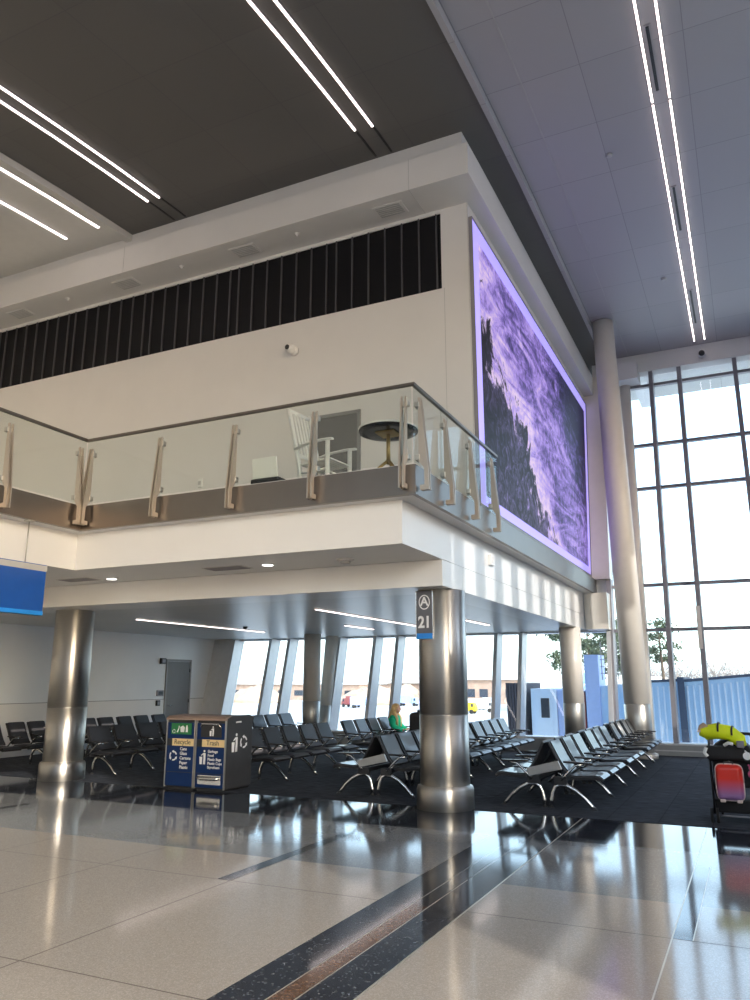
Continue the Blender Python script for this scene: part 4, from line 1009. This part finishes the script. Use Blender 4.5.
# ------------------------------------------------------------------ outside: apron, jet bridges, trees, buildings
GZ = -4.5
m = MB(); m.box(-420, 420, 21.5, 700, GZ-.3, GZ); struct('ground', m, M['apron'], 'pale concrete airport apron outside the windows', 'ground')
m = MB(); lean_box(m, -16, 9, 20.2, 20.4, 10.4, 10.9, 0)
m = MB(); m.box(-16.5, 12, 22.3, 25.2, 10.6, 11.0); struct('roof_canopy', m, M['canopy'], 'white roof overhang outside the tall windows', 'canopy')
t = thing('roof_beam', 'grey steel beam under the roof overhang outside', 'beam', (-2.2, 22.3, 10.3), 0, None, 'structure')
m = MB(); m.box(-.12,.12,0,2.7,0,.3); obj('web', m, M['alu'], t); m = MB(); m.box(-.2,.2,0,2.75,-.04,.02); obj('flange', m, M['alu'], t)
# jet bridge to the right: ribbed tunnel sections of growing height
t = thing('jet_bridge', 'pale blue jet bridge tunnel outside the tall windows', 'jet bridge', (-3.4, 25.5, GZ))
for i, (x0, x1, zt0, zt1) in enumerate(((.0,1.32,1.62,1.68), (1.5,3.55,1.66,1.84), (3.75,12.,1.80,2.25))):
    m = MB(); m.hexa([(x0,0,2.9),(x1,0,2.9),(x1,2.6,2.9),(x0,2.6,2.9)], [(x0,0,zt0-GZ),(x1,0,zt1-GZ),(x1,2.6,zt1-GZ),(x0,2.6,zt0-GZ)]); tn = obj('tunnel', m, M['jetblue'], t)
    m = MB(); n = max(2, int((x1-x0)/.16))
    for k in range(n):
        x = x0+(x1-x0)*(k+.5)/n; zt = zt0+(zt1-zt0)*(k+.5)/n; m.box(x-.022, x+.022, -.03, 0, 2.95, zt-GZ-.15)
    obj('ribs', m, M['jetpale'], tn)
    m = MB(); m.hexa([(x0-.02,-.05,zt0-GZ-.03),(x1+.02,-.05,zt1-GZ-.03),(x1+.02,2.65,zt1-GZ-.03),(x0-.02,2.65,zt0-GZ-.03)], [(x0-.02,-.05,zt0-GZ+.05),(x1+.02,-.05,zt1-GZ+.05),(x1+.02,2.65,zt1-GZ+.05),(x0-.02,2.65,zt0-GZ+.05)]); obj('roof_edge', m, M['jetdark'], tn)
for x0, z in ((1.32,1.72),(3.55,1.9)):
    m = MB(); m.box(x0, x0+.19, -.12, 2.7, 2.8, z-GZ+.06); obj('portal_frame', m, M['jetdark'], t)
for x in (2.5, 9.): m = MB(); m.box(x-.2,x+.2,1.1,1.5,0,2.9); obj('support_leg', m, M['alu_dark'], t)
# jet bridge cab with a door, bellows and lattice
t = thing('jet_bridge', 'jet bridge cab with a small door window outside the slanted windows', 'jet bridge', (-7.45, 26.0, GZ))
m = MB(); m.box(.75,1.58,0,2.5,3.4,1.42-GZ); cab = obj('cab', m, M['jetpale'], t)
m = MB(); m.box(.90,1.42,-.04,0,4.2,1.25-GZ); dr = obj('door_leaf', m, M['jetpale'], cab)
m = MB(); m.box(1.08,1.36,-.06,-.03,5.0,5.62); obj('door_window', m, M['windark'], dr, bevel=.05, seg=3)
m = MB(); m.box(1.6,2.1,.1,2.4,3.4,1.38-GZ); obj('side_cabin', m, M['jetlilac'], t)
m = MB(); m.box(2.1,2.46,.3,2.2,3.4,1.34-GZ); lt = obj('dark_bay', m, M['jetdark'], t)
m = MB()
for k in range(4):
    z = 3.9+.5*k; m.tube([(2.16,.26,z),(2.42,.26,z+.4)], .03, 6); m.tube([(2.42,.26,z),(2.16,.26,z+.4)], .03, 6)
m.tube([(2.15,.26,3.6),(2.15,.26,5.8)], .035, 6); m.tube([(2.43,.26,3.6),(2.43,.26,5.8)], .035, 6)
obj('lattice', m, M['redlattice'], lt)
m = MB()
for k in range(7): m.hexa([(-.02+.09*k,.0,3.6),(.05+.09*k,.0,3.6),(.05+.09*k,2.2,3.6),(-.02+.09*k,2.2,3.6)], [(-.1+.095*k,.0,1.6-GZ),(-.03+.095*k,.0,1.6-GZ),(-.03+.095*k,2.2,1.6-GZ),(-.1+.095*k,2.2,1.6-GZ)])
obj('bellows', m, M['bellows'], t)
for x in (1.1,): m = MB(); m.box(x-.2,x+.2,1.,1.4,0,3.4); obj('support_leg', m, M['alu_dark'], t)
t = thing('service_tower', 'lilac metal clad tower outside between the two right columns', 'tower', (-4.95, 26.2, GZ))
m = MB(); m.box(0,.45,0,1.2,0,7.0); obj('tower', m, M['jetlilac'], t)
m = MB(); m.hexa([(.5,.1,0),(1.5,.1,0),(1.5,1.3,0),(.5,1.3,0)], [(.38,.1,1.5-GZ),(1.45,.1,1.6-GZ),(1.45,1.3,1.6-GZ),(.38,1.3,1.5-GZ)]); obj('tunnel_end', m, M['jetblue'], t)
m = MB()
for k in range(5): m.tube([(.5,.05,6.4+.22*k),(1.6,.05,6.4+.22*k)], .012, 6)
for x in (.55,1.05,1.55): m.tube([(x,.05,6.2),(x,.05,7.4)], .016, 6)
obj('railing', m, M['alu_dark'], t)
# pines
def pine(x, y, h, label, s):
    rnd = random.Random(s)
    t = thing('pine_tree', label, 'tree', (x, y, GZ), 0, 'pines beyond the jet bridge')
    m = MB(); m.tube([(0,0,0),(.1,0,h*.5),(-.05,0,h*.9)], [.22,.16,.06], 8)
    br = []
    for k in range(9):
        a = rnd.uniform(0, 6.28); z = h*rnd.uniform(.62,.94); L = rnd.uniform(.8,1.6)
        e = (L*math.cos(a), L*math.sin(a), z+rnd.uniform(.1,.5)); br.append(e); m.tube([(0,0,z-.2), e], [.06,.02], 5)
    obj('trunk', m, M['bark'], t)
    m = MB()
    for e in br + [(0,0,h*.95)]:
        for k in range(150):
            v = Vector((rnd.gauss(0,.5), rnd.gauss(0,.5), rnd.gauss(0,.24))); c = Vector(e)+v
            n1 = Vector((rnd.uniform(-1,1), rnd.uniform(-1,1), rnd.uniform(-1,1))).normalized()*.17; n2 = Vector((rnd.uniform(-1,1), rnd.uniform(-1,1), rnd.uniform(-1,1))).normalized()*.14
            m.poly([c-n1, c+n2, c+n1, c-n2])
    o = obj('crown', m, M['leaf'], t)
for i, (x, y, h, lb) in enumerate(((-15.4, 74, 11.4, 'pine left of the cream column, its crown cut by the column'), (-15.0, 82, 12.8, 'pine standing right behind the cream column'), (-11.6, 74, 11.2, 'pine between the cream column and the tall column'), (-11.3, 84, 12.9, 'pine just left of the tall column'), (-8.8, 90, 13.0, 'pine behind the tall column'))):
    pine(x, y, h, lb, 30+i)
# bare trees in the distance
def bare(x, y, h, label, s):
    rnd = random.Random(s); t = thing('bare_tree', label, 'tree', (x, y, GZ), 0, 'bare trees far beyond the apron')
    m = MB(); m.tube([(0,0,0),(0,0,h*.6)], [.35,.18], 6); obj('trunk', m, M['bark'], t)
    m = MB()
    for k in range(26):
        a = rnd.uniform(0,6.28); z0 = h*rnd.uniform(.25,.6); L = h*rnd.uniform(.14,.34); z1 = min(h, z0+h*rnd.uniform(.15,.42)); m.tube([(0,0,z0),(L*.5*math.cos(a),L*.5*math.sin(a),(z0+z1)/2+.3),(L*math.cos(a),L*math.sin(a),z1)], [.12,.08,.04], 4)
        for q in range(5):
            b = rnd.uniform(0,6.28); p = Vector((L*math.cos(a),L*math.sin(a),z1))*rnd.uniform(.8,1); m.tube([p, p+Vector((h*.1*math.cos(b),h*.1*math.sin(b),h*rnd.uniform(0,.12)))], [.06,.03], 3)
    obj('crown', m, M['twig'], t)
rnd = random.Random(5)
px = [640,649,659,668,676,687,697,706,715,724,733,741,748,606,596]
for i, p in enumerate(px):
    d = 202 + 9*(i % 4) + 2*(i//4); u = (p-375)/F; dirv = FW + RT*u + UP*((500-670)/F); k = d/dirv.y
    bare(dirv.x*k, d, 9.5+2.6*rnd.random(), ('bare grey tree on the skyline, ' + ['first','second','third','fourth','fifth','sixth','seventh','eighth','ninth','tenth','eleventh','twelfth','thirteenth'][i] + ' right of the tall column') if i < 13 else ('bare grey tree on the skyline, ' + ('nearer' if i == 13 else 'farther') + ' one left of the tall column'), i+60)
# low distant buildings
def building(x0, x1, y, h, d, label, walls, floors=1, roof='roofpale', bays=8):
    t = thing('terminal_building', label, 'building', ((x0+x1)/2, y, GZ)); w = x1-x0
    m = MB(); m.box(-w/2, w/2, 0, d, 0, h); obj('wall', m, M[walls], t)
    m = MB(); m.box(-w/2-.8, w/2+.8, -1.4, d+.5, h, h+.9); obj('roof', m, M[roof], t)
    for k in range(bays):
        x = -w/2 + w*(k+.5)/bays; m = MB(); m.box(x-w/bays*.32, x+w/bays*.32, -.12, .0, h*.28, h*.62); obj('window', m, M['windark'], t)
    return t
building(-170, -118, 235, 5.2, 30, 'low brown building far off behind the left slanted windows', 'brick')
building(-110, -84, 240, 5.6, 24, 'low brown building far off behind the middle slanted windows', 'brick', bays=6)
building(-82, -48, 215, 6.6, 26, 'long pale-roofed concourse far off beside the steel column', 'brick', bays=9)
building(-44, -18, 165, 6.2, 20, 'pale concourse roof seen over the jet bridge cab', 'vanwhite', bays=7)
building(-6, 26, 170, 5.8, 20, 'pale low building seen over the blue jet bridge tunnel', 'brick', bays=8)
t = thing('fuel_gantry', 'white steel frame gantry seen over the jet bridge cab', 'gantry', (-18.8, 96, GZ))
m = MB()
for x in (0, 2.4, 4.8): m.tube([(x,0,0),(x,0,7.6)], .12, 6); m.tube([(x,2.4,0),(x,2.4,7.6)], .12, 6)
for z in (5.2, 7.6): m.tube([(0,0,z),(4.8,0,z)], .12, 6); m.tube([(0,2.4,z),(4.8,2.4,z)], .12, 6)
m.tube([(0,0,5.2),(2.4,0,7.6)], .09, 6); m.tube([(2.4,0,7.6),(4.8,0,5.2)], .09, 6)
obj('frame', m, M['vanwhite'], t); m = MB(); m.box(.2,2.,.3,2.,5.3,7.2); obj('cabinet', m, M['jetblue'], t)
# ground vehicles
def truck(x, y, rz, mt, label, s=1.):
    t = thing('service_truck', label, 'vehicle', (x, y, GZ), rz, 'service trucks on the apron')
    m = MB(); m.prism([(1.2*s,-1*s,.6*s),(3.*s,-1*s,.6*s),(3.*s,-1*s,1.5*s),(2.5*s,-1*s,2.5*s),(1.2*s,-1*s,2.5*s)], (0,2*s,0)); cb = obj('cab', m, M[mt], t, bevel=.08)
    m = MB(); m.box(1.9*s,2.5*s,-1.03*s,1.03*s,1.55*s,2.25*s); obj('side_window', m, M['windark'], cb)
    m = MB(); m.box(-3.2*s,1.1*s,-1.15*s,1.15*s,.8*s,3.1*s); obj('cargo_box', m, M['vanwhite' if mt == 'yellow' else mt], t, bevel=.06)
    for xx in (-2.2*s, 2.1*s):
        for q in (-1., 1.): m = MB(); m.lathe([(.2*s,-.15*s),(.5*s,-.15*s),(.5*s,.15*s),(.2*s,.15*s)], (xx,q*s,.5*s), 14, Matrix.Rotation(R(90),3,'X')); obj('wheel', m, M['tyre'], t)
    return t
def at(p, q, y):
    d = FW + RT*((p-375)/F) + UP*((500-q)/F); k = y/d.y; return d.x*k
for p, y, rz, mt, lb in ((464, 150, 0, 'yellow', 'yellow-cabbed service truck beside the steel column'), (481, 158, .2, 'vanwhite', 'white service truck between the two yellow ones'), (488, 172, 2.9, 'yellow', 'yellow-cabbed service truck near the fin right of the steel column'), (409, 190, 0, 'jetlilac', 'lilac-blue service truck just left of the steel column'), (362, 170, .3, 'jetlilac', 'lilac-blue service truck in the window left of the seated person'), (351, 175, 2.8, 'redlattice', 'rust-red service truck in the window right of the round left column')):
    truck(at(p, 700, y), y, rz, mt, lb, .85)
for p, y, w, h, lb in ((372, 200, 11, 4.8, 'orange soil mound in the window left of the seated person'), (404, 228, 9, 5., 'orange soil mound just left of the steel column'), (258, 205, 10, 4.8, 'orange soil mound in the leftmost clear window')):
    m = MB(); x = at(p, 690, y)
    m.lathe([(w,0),(w*.8,h*.35),(w*.5,h*.75),(w*.2,h*.97),(.05,h)], (0,0,0), 18)
    for v in m.bm.verts: v.co.x += .6*math.sin(v.co.y*1.7+v.co.z); v.co.z *= 1+.12*math.sin(v.co.x*1.3)
    tag(obj('soil_mound', m, M['soil'], None, (x, y, GZ)), lb, 'soil mound', 'soil mounds beyond the apron')
# far treeline, too distant to count
m = MB(); rnd = random.Random(3)
for k in range(420):
    x = -330 + 1.15*k + rnd.uniform(-.5,.5); y = 300+rnd.uniform(0,22); h = rnd.uniform(6.2,9.)
    if x > 120: continue
    n = 6; b = [m.bm.verts.new((x+1.5*math.cos(2*PI*q/n), y+1.5*math.sin(2*PI*q/n), GZ+1)) for q in range(n)]; tp = m.bm.verts.new((x, y, GZ+h)); mid = [m.bm.verts.new((x+rnd.uniform(1.,1.7)*math.cos(2*PI*q/n), y+1.4*math.sin(2*PI*q/n), GZ+h*.6)) for q in range(n)]
    for q in range(n): m._f([b[q], b[(q+1)%n], mid[(q+1)%n], mid[q]]); m._f([mid[q], mid[(q+1)%n], tp])
tag(obj('treeline', m, M['twig']), 'hazy brown treeline along the horizon outside', 'trees', None, 'stuff')

# ------------------------------------------------------------------ light: sky, low sun from the right rear
w = bpy.data.worlds.new('sky'); SC.world = w; w.use_nodes = True; nt = w.node_tree
bg = nt.nodes['Background']; sky = nt.nodes.new('ShaderNodeTexSky'); sky.sky_type = 'NISHITA'; sky.sun_disc = False
SUN_EL = R(22); az = Vector((.84, -.54)).normalized()
sky.sun_elevation = SUN_EL; sky.sun_rotation = math.atan2(az.x, az.y); sky.air_density = 1.0; sky.dust_density = 2.0
mx = nt.nodes.new('ShaderNodeMix'); mx.data_type = 'RGBA'; mx.inputs['Factor'].default_value = .5
hs = nt.nodes.new('ShaderNodeMix'); hs.data_type = 'RGBA'; hs.blend_type = 'MULTIPLY'; hs.inputs['Factor'].default_value = 1; hs.inputs[7].default_value = (.30,.30,.30,1)
nt.links.new(sky.outputs[0], hs.inputs[6]); nt.links.new(hs.outputs[2], mx.inputs[6]); mx.inputs[7].default_value = (.66,.82,1.,1)
nt.links.new(mx.outputs[2], bg.inputs['Color']); bg.inputs['Strength'].default_value = 4.2
sl = bpy.data.lights.new('sun', 'SUN'); so = bpy.data.objects.new('sun', sl); COL.objects.link(so)
sl.energy = 3.6; sl.angle = R(.6); sl.color = (1., .95, .88)
d = Vector((-az.x*math.cos(SUN_EL), -az.y*math.cos(SUN_EL), -math.sin(SUN_EL)))
so.rotation_euler = d.to_track_quat('-Z', 'Y').to_euler(); so.location = (20, -15, 20)

SC.view_settings.view_transform = 'Standard'; SC.view_settings.look = 'None'; SC.view_settings.gamma = 1
SC.view_settings.use_curve_mapping = False; SC.view_settings.exposure = -.3
SC.cycles.max_bounces = 10; SC.cycles.diffuse_bounces = 5; SC.cycles.transparent_max_bounces = 16; SC.cycles.glossy_bounces = 4
SC.cycles.sample_clamp_indirect = 6
